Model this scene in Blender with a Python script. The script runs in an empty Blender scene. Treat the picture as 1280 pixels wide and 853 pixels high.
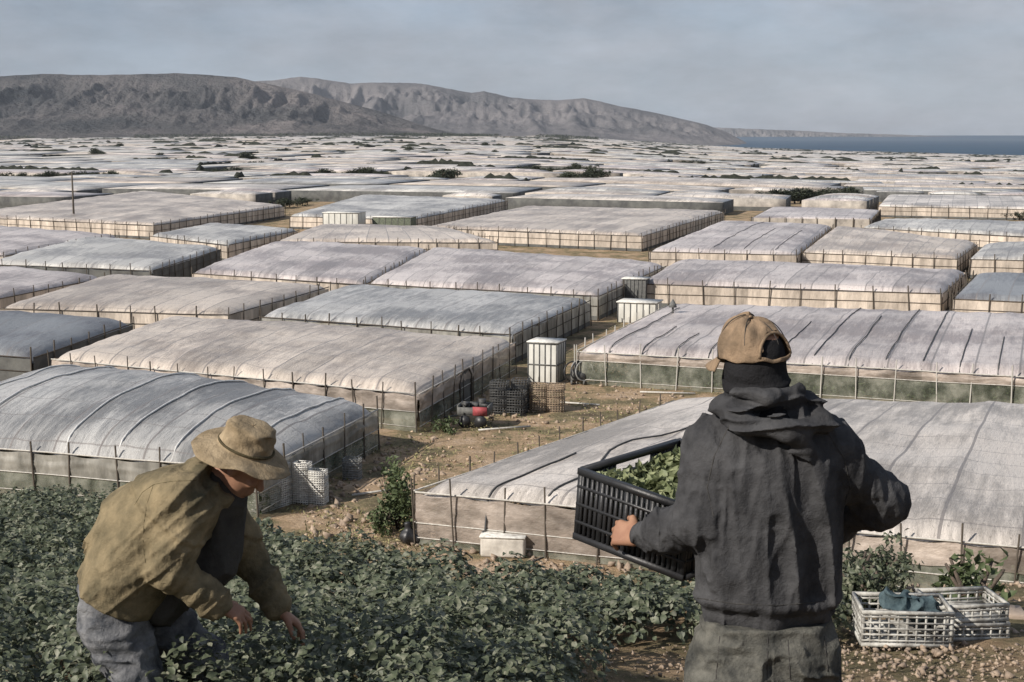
import bpy, math, random
import numpy as np
from mathutils import Vector, Matrix
random.seed(7); RNG = np.random.default_rng(11)
SC = bpy.context.scene; COL = SC.collection
# ------------------------------------------------------------------ camera, sky, sun, exposure
FPX = 1778.0; CAMZ = 14.0; PITCH = math.atan(258.5/FPX)
cam = bpy.data.cameras.new('camera'); camo = bpy.data.objects.new('camera', cam); COL.objects.link(camo)
cam.sensor_width = 36; cam.lens = 36*FPX/1280; cam.clip_end = 90000; cam.clip_start = 0.1
camo.location = (0, 0, CAMZ); camo.rotation_euler = (math.pi/2 - PITCH, 0, 0)
SC.camera = camo
W = bpy.data.worlds.new('World'); SC.world = W; W.use_nodes = True
SUNDIR = Vector((-0.70, -0.46, 0.55)).normalized()      # towards the sun
ELEV = math.asin(SUNDIR.z); ROT = math.atan2(SUNDIR.x, SUNDIR.y) % (2*math.pi)
nt = W.node_tree; bg = nt.nodes['Background']
sky = nt.nodes.new('ShaderNodeTexSky'); sky.sky_type = 'NISHITA'; sky.sun_disc = False
sky.sun_elevation = ELEV; sky.sun_rotation = ROT; sky.altitude = 50; sky.air_density = 1.0; sky.dust_density = 0.6; sky.ozone_density = 1.0
hs = nt.nodes.new('ShaderNodeHueSaturation'); hs.inputs['Saturation'].default_value = 0.8; hs.inputs['Value'].default_value = 0.85
nt.links.new(sky.outputs[0], hs.inputs['Color'])
veil = nt.nodes.new('ShaderNodeMixRGB'); veil.inputs[0].default_value = .80; veil.inputs[2].default_value = (1.70, 2.12, 2.85, 1); nt.links.new(hs.outputs[0], veil.inputs[1])
tc = nt.nodes.new('ShaderNodeTexCoord'); mp = nt.nodes.new('ShaderNodeMapping'); mp.inputs['Scale'].default_value = (1, 1, 3.0)
nz = nt.nodes.new('ShaderNodeTexNoise'); nz.inputs['Scale'].default_value = 4.5; nz.inputs['Detail'].default_value = 9; nz.inputs['Roughness'].default_value = 0.62
nt.links.new(tc.outputs['Generated'], mp.inputs[0]); nt.links.new(mp.outputs[0], nz.inputs[0])
rp = nt.nodes.new('ShaderNodeValToRGB'); rp.color_ramp.elements[0].position = .40; rp.color_ramp.elements[1].position = .66
rp.color_ramp.elements[0].color = (0, 0, 0, 1); rp.color_ramp.elements[1].color = (.45, .45, .45, 1)
nt.links.new(nz.outputs[0], rp.inputs[0])
mx = nt.nodes.new('ShaderNodeMixRGB'); mx.inputs[2].default_value = (3.3, 3.2, 3.35, 1)
nt.links.new(rp.outputs[0], mx.inputs[0]); nt.links.new(veil.outputs[0], mx.inputs[1])
nz2 = nt.nodes.new('ShaderNodeTexNoise'); nz2.inputs['Scale'].default_value = 7; nz2.inputs['Detail'].default_value = 10; nz2.inputs['Roughness'].default_value = .7; nt.links.new(mp.outputs[0], nz2.inputs[0])
mr = nt.nodes.new('ShaderNodeMapRange'); mr.inputs['From Min'].default_value = .3; mr.inputs['From Max'].default_value = .7; mr.inputs['To Min'].default_value = .74; mr.inputs['To Max'].default_value = 1.18; nt.links.new(nz2.outputs[0], mr.inputs[0])
mm_ = nt.nodes.new('ShaderNodeMixRGB'); mm_.blend_type = 'MULTIPLY'; mm_.inputs[0].default_value = 1; nt.links.new(mx.outputs[0], mm_.inputs[1]); nt.links.new(mr.outputs[0], mm_.inputs[2]); nt.links.new(mm_.outputs[0], bg.inputs[0]); bg.inputs[1].default_value = 0.105
sl = bpy.data.lights.new('sun', 'SUN'); sl.energy = 4.0; sl.angle = math.radians(0.5); sl.color = (1.0, 0.93, 0.84)
so = bpy.data.objects.new('sun', sl); COL.objects.link(so); so.rotation_euler = SUNDIR.to_track_quat('Z', 'Y').to_euler()
SC.view_settings.view_transform = 'Standard'; SC.view_settings.look = 'None'; SC.view_settings.exposure = 0.56; SC.view_settings.gamma = 1
SC.render.engine = 'CYCLES'; SC.cycles.transparent_max_bounces = 12; SC.cycles.max_bounces = 5; SC.cycles.volume_bounces = 0
# ------------------------------------------------------------------ pixel <-> place
CP, SP = math.cos(PITCH), math.sin(PITCH)
def ray(px, py):
    u = (px-640)/FPX; v = (426.5-py)/FPX
    return np.array((u, CP+v*SP, -SP+v*CP))
def J(px, py, Y):
    r = ray(px, py); return Vector(r*(Y/r[1])) + Vector((0, 0, CAMZ))
SLA = np.array([-1.2, -.36, -.2, -.08, .034, .146, .236, .36, 1.2]); SLT = np.array([.002, .0007, -.001, -.0016, -.0002, .007, .0098, .0125, .02])
CRA = np.array([-1.2, -.36, -.215, -.185, -.15, -.08, -.02, .13, .24, .27, .36, 1.2]); CRY = np.array([17.5, 17.5, 15.5, 12.2, 11.0, 9.9, 9.5, 9.7, 9.8, 10.3, 10.5, 10.5])
def ground_np(x, y):
    x = np.asarray(x, float); y = np.asarray(y, float)
    ys = np.maximum(y, 4.0); a = x/ys
    tilt = np.interp(a, SLA, SLT); yc = np.interp(a, CRA, CRY)
    rel = -14 - tilt*np.maximum(0, y-200)
    hill = -(1.5 + .19*np.clip(y, -20, None))
    past = np.maximum(0, y-yc)
    hill = hill - .5*np.maximum(0, past-.6)*np.clip(past/2, 0, 1)
    z = np.maximum(hill, np.minimum(rel, -14)) if False else np.where(y < 60, np.maximum(hill, -14.0), rel)
    return CAMZ + z
def G(x, y): return float(ground_np(x, y))
def onplain(px, py, h=0.0):
    r = ray(px, py); t = (CAMZ-h)/(-r[2])
    for _ in range(12):
        x, y = r[0]*t, r[1]*t
        zz = G(x, max(y, 60)) if y > 200 else 0.0
        t = (CAMZ-h-zz)/(-r[2]) if r[2] < -1e-5 else 9000
        t = min(t, 9000)
    return Vector((r[0]*t, r[1]*t, zz+h))
def onhill(px, py):
    r = ray(px, py)
    for t in np.arange(3, 60, .01):
        p = r*t
        if CAMZ+p[2] < G(p[0], p[1]): return Vector((p[0], p[1], G(p[0], p[1])))
    return onplain(px, py)
# ------------------------------------------------------------------ noise
def _h(ix, iy, iz):
    n = (ix*73856093) ^ (iy*19349663) ^ (iz*83492791)
    n = (n ^ (n >> 13))*1274126177 & 0x7fffffff
    return ((n ^ (n >> 16)) & 0xffff)/65535.0
def vn(p):
    p = np.asarray(p, float); i = np.floor(p).astype(np.int64); f = p-i; f = f*f*(3-2*f)
    r = 0
    for dx in (0, 1):
        for dy in (0, 1):
            for dz in (0, 1):
                w = (f[..., 0] if dx else 1-f[..., 0])*(f[..., 1] if dy else 1-f[..., 1])*(f[..., 2] if dz else 1-f[..., 2])
                r = r + w*_h(i[..., 0]+dx, i[..., 1]+dy, i[..., 2]+dz)
    return r
def fbm(p, o=4, g=.5, ridge=False):
    s = 0; a = 1; t = 0; p = np.asarray(p, float)
    for k in range(o):
        n = vn(p*(2.03**k)+17.3*k)
        if ridge: n = 1-np.abs(2*n-1)
        s = s+a*n; t += a; a *= g
    return s/t
# ------------------------------------------------------------------ materials
def mat(name, c1, c2=None, scale=4, rough=.8, bump=.3, bscale=None, coord='Object', c3=None, alpha=None, spec=.3, stretch=(1, 1, 1), lo=.35, hi=.65, bdist=.02, transl=0, metal=0, detail=8, panel=0):
    m = bpy.data.materials.new(name); m.use_nodes = True; n = m.node_tree; L = n.links
    b = n.nodes['Principled BSDF']; b.inputs['Roughness'].default_value = rough; b.inputs['Specular IOR Level'].default_value = spec; b.inputs['Metallic'].default_value = metal
    t = n.nodes.new('ShaderNodeTexCoord'); mpg = n.nodes.new('ShaderNodeMapping'); mpg.inputs['Scale'].default_value = stretch
    L.new(t.outputs[coord], mpg.inputs[0])
    c2 = c2 or tuple(v*.7 for v in c1)
    z = n.nodes.new('ShaderNodeTexNoise'); z.inputs['Scale'].default_value = scale; z.inputs['Detail'].default_value = detail; z.inputs['Roughness'].default_value = .65
    L.new(mpg.outputs[0], z.inputs[0])
    r = n.nodes.new('ShaderNodeValToRGB'); e = r.color_ramp.elements
    e[0].position = lo; e[0].color = (*c2, 1); e[1].position = hi; e[1].color = (*c1, 1)
    if c3: q = e.new(.5*(lo+hi)); q.color = (*c3, 1)
    L.new(z.outputs[0], r.inputs[0]); L.new(r.outputs[0], b.inputs['Base Color'])
    if bump:
        z2 = n.nodes.new('ShaderNodeTexNoise'); z2.inputs['Scale'].default_value = bscale or scale*5; z2.inputs['Detail'].default_value = 6; z2.inputs['Roughness'].default_value = .7
        L.new(mpg.outputs[0], z2.inputs[0])
        bp = n.nodes.new('ShaderNodeBump'); bp.inputs['Strength'].default_value = bump; bp.inputs['Distance'].default_value = bdist
        L.new(z2.outputs[0], bp.inputs['Height']); L.new(bp.outputs[0], b.inputs['Normal'])
    out = n.nodes['Material Output']; sh = b.outputs[0]
    if transl:
        tr = n.nodes.new('ShaderNodeBsdfTranslucent'); L.new(r.outputs[0], tr.inputs[0]); mxs = n.nodes.new('ShaderNodeMixShader'); mxs.inputs[0].default_value = transl
        L.new(sh, mxs.inputs[1]); L.new(tr.outputs[0], mxs.inputs[2]); sh = mxs.outputs[0]
    if alpha is not None:
        ta = n.nodes.new('ShaderNodeBsdfTransparent'); mxs = n.nodes.new('ShaderNodeMixShader')
        rr = n.nodes.new('ShaderNodeMapRange'); rr.inputs['From Min'].default_value = .35; rr.inputs['From Max'].default_value = .65
        rr.inputs['To Min'].default_value = max(0, alpha-.2); rr.inputs['To Max'].default_value = min(1, alpha+.2)
        L.new(z.outputs[0], rr.inputs[0]); L.new(rr.outputs[0], mxs.inputs[0]); L.new(ta.outputs[0], mxs.inputs[1]); L.new(sh, mxs.inputs[2]); sh = mxs.outputs[0]
    L.new(sh, out.inputs['Surface'])
    if panel:
        N = n.nodes.new; uv = N('ShaderNodeUVMap'); sp = N('ShaderNodeSeparateXYZ'); L.new(uv.outputs[0], sp.inputs[0]); a_ = N('ShaderNodeMath'); a_.operation = 'MULTIPLY'; a_.inputs[1].default_value = 1/panel; L.new(sp.outputs[0], a_.inputs[0]); f_ = N('ShaderNodeMath'); f_.operation = 'FLOOR'; L.new(a_.outputs[0], f_.inputs[0])
        w_ = N('ShaderNodeTexWhiteNoise'); w_.noise_dimensions = '1D'; L.new(f_.outputs[0], w_.inputs['W']); q_ = N('ShaderNodeMapRange'); q_.inputs['To Min'].default_value = .72; q_.inputs['To Max'].default_value = 1.1; L.new(w_.outputs[0], q_.inputs[0])
        y_ = N('ShaderNodeMixRGB'); y_.blend_type = 'MULTIPLY'; y_.inputs[0].default_value = 1; L.new(r.outputs[0], y_.inputs[1]); L.new(q_.outputs[0], y_.inputs[2]); L.new(y_.outputs[0], b.inputs['Base Color'])
    return m
def film_mat(name, c1, c2, seams=True):
    """dusty greenhouse film: UV in metres, u across the battens, v along them"""
    m = bpy.data.materials.new(name); m.use_nodes = True; n = m.node_tree; L = n.links; N = n.nodes.new
    b = n.nodes['Principled BSDF']; b.inputs['Roughness'].default_value = .33; b.inputs['Specular IOR Level'].default_value = .5
    uv = N('ShaderNodeUVMap'); mp1 = N('ShaderNodeMapping'); mp1.inputs['Scale'].default_value = (1, .16, 1); L.new(uv.outputs[0], mp1.inputs[0])
    z = N('ShaderNodeTexNoise'); z.inputs['Scale'].default_value = 2.0; z.inputs['Detail'].default_value = 12; z.inputs['Roughness'].default_value = .8; L.new(mp1.outputs[0], z.inputs[0])
    z3 = N('ShaderNodeTexNoise'); z3.inputs['Scale'].default_value = .12; z3.inputs['Detail'].default_value = 5; L.new(uv.outputs[0], z3.inputs[0])
    r = N('ShaderNodeValToRGB'); e = r.color_ramp.elements; e[0].position = .38; e[0].color = (*c2, 1); e[1].position = .58; e[1].color = (*c1, 1)
    ad = N('ShaderNodeMath'); ad.operation = 'ADD'; hf = N('ShaderNodeMath'); hf.operation = 'MULTIPLY_ADD'; hf.inputs[1].default_value = .9; hf.inputs[2].default_value = -.45
    L.new(z3.outputs[0], hf.inputs[0]); L.new(z.outputs[0], ad.inputs[0]); L.new(hf.outputs[0], ad.inputs[1]); L.new(ad.outputs[0], r.inputs[0])
    # gravel flecks and mud specks
    sp = N('ShaderNodeTexNoise'); sp.inputs['Scale'].default_value = 9; sp.inputs['Detail'].default_value = 3; L.new(uv.outputs[0], sp.inputs[0])
    rs = N('ShaderNodeValToRGB'); rs.color_ramp.elements[0].position = .60; rs.color_ramp.elements[1].position = .70; rs.color_ramp.elements[1].color = (.55, .55, .55, 1); rs.color_ramp.elements[0].color = (0, 0, 0, 1); L.new(sp.outputs[0], rs.inputs[0])
    mxc = N('ShaderNodeMixRGB'); L.new(rs.outputs[0], mxc.inputs[0]); L.new(r.outputs[0], mxc.inputs[1]); mxc.inputs[2].default_value = (.16, .14, .12, 1)
    # lap seams of the film: dirt gathers along them
    sep = N('ShaderNodeSeparateXYZ'); L.new(uv.outputs[0], sep.inputs[0])
    fr = N('ShaderNodeMath'); fr.operation = 'PINGPONG'; fr.inputs[1].default_value = 1.1; L.new(sep.outputs[0], fr.inputs[0])
    lt = N('ShaderNodeMath'); lt.operation = 'LESS_THAN'; lt.inputs[1].default_value = .05; L.new(fr.outputs[0], lt.inputs[0])
    ml = N('ShaderNodeMath'); ml.operation = 'MULTIPLY'; ml.inputs[1].default_value = .8; L.new(lt.outputs[0], ml.inputs[0])
    mx2 = N('ShaderNodeMixRGB'); L.new(ml.outputs[0], mx2.inputs[0]); L.new(mxc.outputs[0], mx2.inputs[1]); mx2.inputs[2].default_value = (.2, .18, .17, 1)
    fl = N('ShaderNodeMath'); fl.operation = 'MULTIPLY'; fl.inputs[1].default_value = 1/2.2; L.new(sep.outputs[0], fl.inputs[0]); fo = N('ShaderNodeMath'); fo.operation = 'FLOOR'; L.new(fl.outputs[0], fo.inputs[0])
    fv = N('ShaderNodeMath'); fv.operation = 'MULTIPLY'; fv.inputs[1].default_value = 1/17; L.new(sep.outputs[1], fv.inputs[0]); fw = N('ShaderNodeMath'); fw.operation = 'FLOOR'; L.new(fv.outputs[0], fw.inputs[0])
    cx = N('ShaderNodeCombineXYZ'); L.new(fo.outputs[0], cx.inputs[0]); L.new(fw.outputs[0], cx.inputs[1]); wn = N('ShaderNodeTexWhiteNoise'); L.new(cx.outputs[0], wn.inputs[0])
    mrw = N('ShaderNodeMapRange'); mrw.inputs['To Min'].default_value = .80; mrw.inputs['To Max'].default_value = 1.12; L.new(wn.outputs[0], mrw.inputs[0])
    mul = N('ShaderNodeMixRGB'); mul.blend_type = 'MULTIPLY'; mul.inputs[0].default_value = 1; L.new(mx2.outputs[0], mul.inputs[1]); L.new(mrw.outputs[0], mul.inputs[2])
    fr2 = N('ShaderNodeMath'); fr2.operation = 'PINGPONG'; fr2.inputs[1].default_value = .9; L.new(sep.outputs[1], fr2.inputs[0]); lt2 = N('ShaderNodeMath'); lt2.operation = 'LESS_THAN'; lt2.inputs[1].default_value = .035; L.new(fr2.outputs[0], lt2.inputs[0])
    ml2 = N('ShaderNodeMath'); ml2.operation = 'MULTIPLY'; ml2.inputs[1].default_value = .6; L.new(lt2.outputs[0], ml2.inputs[0]); mx3 = N('ShaderNodeMixRGB'); L.new(ml2.outputs[0], mx3.inputs[0]); L.new(mul.outputs[0], mx3.inputs[1]); mx3.inputs[2].default_value = (.2, .18, .17, 1)
    L.new(mx3.outputs[0], b.inputs['Base Color'])
    z2 = N('ShaderNodeTexNoise'); z2.inputs['Scale'].default_value = 2.6; z2.inputs['Detail'].default_value = 12; z2.inputs['Roughness'].default_value = .8; L.new(mp1.outputs[0], z2.inputs[0])
    bp = N('ShaderNodeBump'); bp.inputs['Strength'].default_value = .9; bp.inputs['Distance'].default_value = .14; L.new(z2.outputs[0], bp.inputs['Height']); L.new(bp.outputs[0], b.inputs['Normal'])
    return m
FILM = {
 'grey': film_mat('film_grey', (.50, .49, .47), (.20, .20, .20)),
 'beige': film_mat('film_beige', (.62, .54, .46), (.33, .28, .24)),
 'pink': film_mat('film_pink', (.60, .54, .51), (.30, .26, .25)),
 'white': film_mat('film_white', (.68, .62, .56), (.33, .30, .27)),
 'pale': film_mat('film_pale', (.58, .56, .52), (.27, .26, .25)),
 'dark': film_mat('film_dark', (.24, .25, .26), (.12, .12, .13)),
}
M = {}
M['wall'] = mat('wall_film', (.68, .58, .50), (.38, .32, .27), scale=1.1, rough=.42, bump=.8, bscale=2.6, alpha=.80, panel=2.3, stretch=(.5, .5, 1), transl=.25, bdist=.1)
M['wallmid'] = mat('wall_film_mid', (.66, .57, .48), (.36, .31, .26), scale=1.3, rough=.5, bump=.8, bscale=2.4, stretch=(1, 1, .3), bdist=.12, panel=3.1)
M['wallgrey'] = mat('wall_film_grey', (.50, .48, .43), (.26, .25, .22), scale=.8, rough=.5, bump=.5, bscale=1.6, alpha=.82, stretch=(1, 1, .35), transl=.2, bdist=.1)
M['net'] = mat('insect_net', (.36, .36, .30), (.18, .20, .15), scale=.9, rough=.8, bump=.3, alpha=.42)
M['wallfar'] = mat('wall_far', (.50, .45, .39), (.22, .2, .18), scale=.5, rough=.7, bump=.4, bdist=.1)
M['wallshade'] = mat('wall_far_shaded', (.27, .24, .21), (.11, .10, .09), scale=.5, rough=.8, bump=.4, bdist=.1)  # darker copy of the far wall colour, shade painted in
M['walldark'] = mat('wall_net_shade_dark', (.13, .13, .12), (.06, .06, .06), scale=.6, rough=.8, bump=.4, bdist=.1)  # dark netting, and the painted shade of far walls
M['post'] = mat('post_wood', (.12, .10, .08), (.06, .05, .04), scale=9, bump=.4)
M['postpale'] = mat('post_steel', (.55, .53, .48), (.35, .33, .30), scale=9, rough=.5)
M['cord'] = mat('cord', (.10, .10, .10), (.06, .06, .06))
M['cordpale'] = mat('cord_pale', (.72, .71, .69), (.5, .5, .48))
M['ground'] = None
M['leaf'] = mat('leaf', (.31, .31, .235), (.05, .06, .045), scale=14, rough=.5, bump=0, transl=.3, spec=.35, c3=(.105, .125, .075))
M['leafdark'] = mat('leaf_dark', (.055, .065, .04), (.025, .032, .022), scale=.8, rough=.7, bump=0)
M['hedge'] = mat('hedge_leaf', (.045, .05, .036), (.012, .014, .011), scale=.9, rough=.9, bump=1, bscale=2.5, bdist=.5)
M['bush'] = mat('bush_leaf', (.12, .15, .07), (.05, .07, .03), scale=5, rough=.6, bump=0, transl=.2)
M['bark'] = mat('bark', (.12, .09, .07), (.06, .05, .04), scale=8)
M['stone'] = mat('stone', (.40, .31, .23), (.17, .13, .10), scale=5, bump=.5)
M['stem'] = mat('stem', (.18, .2, .1), (.1, .12, .06))
# ------------------------------------------------------------------ mesh helpers
def mesh_np(name, V, F, m=None, parent=None, smooth=False, uv=None, midx=None, mats=None):
    me = bpy.data.meshes.new(name); V = np.asarray(V, np.float32)
    me.vertices.add(len(V)); me.vertices.foreach_set('co', V.ravel())
    if isinstance(F, np.ndarray):
        k = F.shape[1]; me.loops.add(F.size); me.polygons.add(len(F))
        me.loops.foreach_set('vertex_index', F.astype(np.int32).ravel())
        me.polygons.foreach_set('loop_start', np.arange(0, F.size, k, dtype=np.int32)); me.polygons.foreach_set('loop_total', np.full(len(F), k, np.int32))
        flat = F.ravel()
    else:
        tot = np.array([len(f) for f in F], np.int32); flat = np.array([i for f in F for i in f], np.int32)
        me.loops.add(len(flat)); me.polygons.add(len(F)); me.loops.foreach_set('vertex_index', flat)
        me.polygons.foreach_set('loop_start', np.concatenate(([0], np.cumsum(tot)[:-1])).astype(np.int32)); me.polygons.foreach_set('loop_total', tot)
    if uv is not None:
        l = me.uv_layers.new(name='UVMap'); l.data.foreach_set('uv', np.asarray(uv, np.float32)[flat].ravel())
    for q in (mats or ([m] if m else [])): me.materials.append(q)
    if midx is not None: me.polygons.foreach_set('material_index', np.asarray(midx, np.int32))
    me.update(calc_edges=True); me.validate()
    if smooth: me.polygons.foreach_set('use_smooth', np.ones(len(me.polygons), bool))
    o = bpy.data.objects.new(name, me); COL.objects.link(o)
    if parent: o.parent = parent
    return o
class MB:
    def __init__(s): s.v = []; s.f = []
    def add(s, V, F):
        b = len(s.v); s.v += [tuple(p) for p in V]; s.f += [tuple(b+i for i in f) for f in F]
    def box(s, c, d, R=None):
        h = Vector(d)/2; V = []
        for z in (-1, 1):
            for x, y in ((-1, -1), (1, -1), (1, 1), (-1, 1)):
                p = Vector((x*h.x, y*h.y, z*h.z)); V.append((R @ p if R else p)+Vector(c))
        s.add(V, [(3, 2, 1, 0), (4, 5, 6, 7), (0, 1, 5, 4), (1, 2, 6, 5), (2, 3, 7, 6), (3, 0, 4, 7)])
    def tube(s, pts, r, n=6, cap=True):
        pts = [Vector(p) for p in pts]; rs = r if isinstance(r, (list, tuple)) else [r]*len(pts); b = len(s.v); prev = None
        for i, p in enumerate(pts):
            d = (pts[min(i+1, len(pts)-1)]-pts[max(i-1, 0)]).normalized()
            a = Vector((0, 0, 1)) if abs(d.z) < .9 else Vector((1, 0, 0))
            u = d.cross(a).normalized() if prev is None else (prev-d*prev.dot(d)).normalized(); prev = u; w = d.cross(u)
            for k in range(n):
                t = 2*math.pi*k/n; s.v.append(tuple(p+(u*math.cos(t)+w*math.sin(t))*rs[i]))
        for i in range(len(pts)-1):
            for k in range(n):
                a0 = b+i*n+k; a1 = b+i*n+(k+1) % n; s.f.append((a0, a1, a1+n, a0+n))
        if cap:
            s.f.append(tuple(b+k for k in range(n))[::-1]); s.f.append(tuple(b+(len(pts)-1)*n+k for k in range(n)))
    def obj(s, name, m, parent=None, smooth=False): return mesh_np(name, s.v, s.f, m, parent, smooth)
def tag(o, label=None, cat=None, group=None, kind=None):
    for k, v in (('label', label), ('category', cat), ('group', group), ('kind', kind)):
        if v: o[k] = v
    return o
def empty(name, loc, rz=0):
    o = bpy.data.objects.new(name, None); COL.objects.link(o); o.location = loc; o.rotation_euler = (0, 0, rz); o.empty_display_size = .1; return o
def setloc(o, loc):                       # keep world mesh coordinates but move origin to loc
    o.data.transform(Matrix.Translation(-Vector(loc))); o.location = loc; return o
def part(o, root):                         # parent a mesh whose vertices are in world coordinates
    o.parent = root; o.data.transform(root.matrix_basis.inverted()); return o
def copy_tree(o, parent=None):
    c = o.copy(); COL.objects.link(c); c.parent = parent
    for ch in list(o.children): copy_tree(ch, c)
    return c
# leaf clouds -------------------------------------------------------
def leaves(pos, nrm, size, seed=0, fold=.25, width=.55, fine=False):
    r = np.random.default_rng(seed); n = len(pos)
    nrm = nrm/np.linalg.norm(nrm, axis=1, keepdims=True)
    t = r.normal(size=(n, 3)); t -= nrm*np.sum(t*nrm, 1, keepdims=True); t /= np.linalg.norm(t, axis=1, keepdims=True)
    b = np.cross(nrm, t); s = (size if np.ndim(size) else np.full(n, size))[:, None]
    if fine:
        cu = r.uniform(.0, .30, (n, 1)); W_ = width*r.uniform(.7, 1.2, (n, 1))
        q_ = [pos-t*s*.5, pos-t*s*.22+b*s*W_*.42+nrm*s*fold*.5, pos+t*s*.12+b*s*W_*.40+nrm*s*(fold*.45-cu*.25), pos+t*s*.55-nrm*s*cu, pos+t*s*.12-b*s*W_*.40+nrm*s*(fold*.45-cu*.25), pos-t*s*.22-b*s*W_*.42+nrm*s*fold*.5, pos-t*s*.02+nrm*s*.02]
        V = np.stack(q_, 1).reshape(-1, 3); i = np.arange(n)*7; T_ = lambda a_, b_, c_: np.stack([i+a_, i+b_, i+c_], 1)
        return V, np.concatenate([T_(0, 6, 1), T_(1, 6, 2), T_(2, 6, 3), T_(3, 6, 4), T_(4, 6, 5), T_(5, 6, 0)])
    v0 = pos-t*s*.5; v1 = pos+b*s*width*.5+nrm*s*fold*.5-t*s*.1; v2 = pos+t*s*.55-nrm*s*.12; v3 = pos-b*s*width*.5+nrm*s*fold*.5-t*s*.1; 
    V = np.stack([v0, v1, v2, v3], 1).reshape(-1, 3); i = np.arange(n)*4
    F = np.concatenate([np.stack([i, i+1, i+2], 1), np.stack([i, i+2, i+3], 1)])
    return V, F
# ------------------------------------------------------------------ the ground, sea, mountains
rows = np.concatenate([np.arange(-12, 62, .35), np.geomspace(62, 14000, 90)])
q = np.linspace(-1, 1, 300); q = np.sign(q)*np.abs(q)**1.5
X = q[None, :]*(45+.62*np.clip(rows, 0, None))[:, None]; Y = np.repeat(rows[:, None], len(q), 1)
Z = ground_np(X, Y); P3 = np.stack([X, Y, Z*0], -1)
nearm = np.clip((60-Y)/10, 0, 1); Z = Z+nearm*((fbm(P3*.9, 4)-.5)*.22+(fbm(P3*4, 3)-.5)*.07)+(1-nearm)*np.clip(1-Y/400, 0, 1)*(fbm(P3*.3, 3)-.5)*.25
Z = np.where(Y > 4000, Z-2, Z)
def gridF(nr, nc):
    i = (np.arange(nr-1)[:, None]*nc+np.arange(nc-1)[None, :]).ravel(); return np.stack([i, i+1, i+nc+1, i+nc], 1)
def ground_mat():
    m = bpy.data.materials.new('soil'); m.use_nodes = True; n = m.node_tree; L = n.links; N = n.nodes.new; b = n.nodes['Principled BSDF']; b.inputs['Roughness'].default_value = .95; b.inputs['Specular IOR Level'].default_value = .1
    g = N('ShaderNodeNewGeometry'); z = N('ShaderNodeTexNoise'); z.inputs['Scale'].default_value = .35; z.inputs['Detail'].default_value = 12; z.inputs['Roughness'].default_value = .72; L.new(g.outputs['Position'], z.inputs[0])
    r = N('ShaderNodeValToRGB'); e = r.color_ramp.elements; e[0].position = .36; e[0].color = (.13, .10, .07, 1); e[1].position = .66; e[1].color = (.56, .43, .31, 1)
    q1 = e.new(.45); q1.color = (.22, .19, .11, 1); q2 = e.new(.53); q2.color = (.42, .30, .19, 1)
    L.new(z.outputs[0], r.inputs[0])
    v = N('ShaderNodeTexVoronoi'); v.inputs['Scale'].default_value = 9; L.new(g.outputs['Position'], v.inputs[0])
    mx = N('ShaderNodeMixRGB'); mx.blend_type = 'MULTIPLY'; mx.inputs[0].default_value = .45; L.new(r.outputs[0], mx.inputs[1]); L.new(v.outputs['Distance'], mx.inputs[2]); L.new(mx.outputs[0], b.inputs['Base Color'])
    z2 = N('ShaderNodeTexNoise'); z2.inputs['Scale'].default_value = 7; z2.inputs['Detail'].default_value = 10; z2.inputs['Roughness'].default_value = .75; L.new(g.outputs['Position'], z2.inputs[0])
    bp = N('ShaderNodeBump'); bp.inputs['Strength'].default_value = 1; bp.inputs['Distance'].default_value = .08; L.new(z2.outputs[0], bp.inputs['Height']); L.new(bp.outputs[0], b.inputs['Normal']); return m
M['ground'] = ground_mat()
tag(mesh_np('ground', np.stack([X, Y, Z], -1).reshape(-1, 3), gridF(len(rows), len(q)), M['ground'], smooth=True), kind='structure')
SEAZ = CAMZ-62.5
seam = mat('sea_water', (.035, .075, .12), (.025, .055, .095), scale=.002, rough=.7, bump=.2, bscale=.02, coord='Object', spec=.08, bdist=3)
tag(mesh_np('sea', [(-60000, 2500, SEAZ), (60000, 2500, SEAZ), (60000, 70000, SEAZ), (-60000, 70000, SEAZ)], [(0, 1, 2, 3)], seam), kind='structure')
def mountains(name, prof, Y0, Y1, Yr, m, seed, foot):
    px = np.array([p[0] for p in prof], float); py = np.array([p[1] for p in prof], float)
    az = np.linspace((px[0]-640)/FPX, (px[-1]-640)/FPX, 620); yy = np.linspace(Y0, Y1, 110)
    A, YY = np.meshgrid(az, yy); XX = A*YY
    ridge_rel = -(np.interp(A*FPX+640, px, py)-168.0)/FPX*Yr*1.0
    t = (YY-Y0)/(Yr-Y0); env = np.where(t < 1, np.clip(t, 0, 1)**1.15, np.clip(1-(YY-Yr)/(Y1-Yr), 0, 1))
    base = ground_np(XX[0][None, :].repeat(len(yy), 0)*0+XX, np.full_like(YY, Y0))-CAMZ
    P = np.stack([XX/300, YY/1000, XX*0+seed], -1)
    rg = fbm(P*1.25, 6, .55, True); rg2 = fbm(P*4+9, 4, .5, True)
    h = np.clip(ridge_rel-base, 0, None)
    frame = np.exp(-((t-1)/.12)**2)                          # near the crest the relief gives way to the skyline itself
    rel = base-8+env*h*(frame*(1+.03*(rg-.6)+.02*(rg2-.5))+(1-frame)*(.50+1.15*(rg-.45)+.34*(rg2-.5)))
    o = mesh_np(name, np.stack([XX, YY, rel+CAMZ], -1).reshape(-1, 3), gridF(110, 620), m, smooth=True)
    return tag(o, kind='structure')
mm = mat('mountain_near', (.19, .17, .165), (.045, .05, .055), scale=.0016, rough=1, bump=1, bscale=.012, spec=0, c3=(.11, .105, .105), bdist=60, detail=12)
mf = mat('mountain_far', (.19, .175, .175), (.08, .08, .085), scale=.0014, rough=1, bump=1, bscale=.008, spec=0, bdist=30, detail=12)
mountains('mountains_near', [(-420, 108), (-200, 98), (0, 96), (60, 93), (150, 94), (230, 91), (300, 96), (345, 106), (400, 118), (470, 136), (540, 158), (600, 172), (640, 180)], 4700, 7600, 6400, mm, 3.3, 0)
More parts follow.
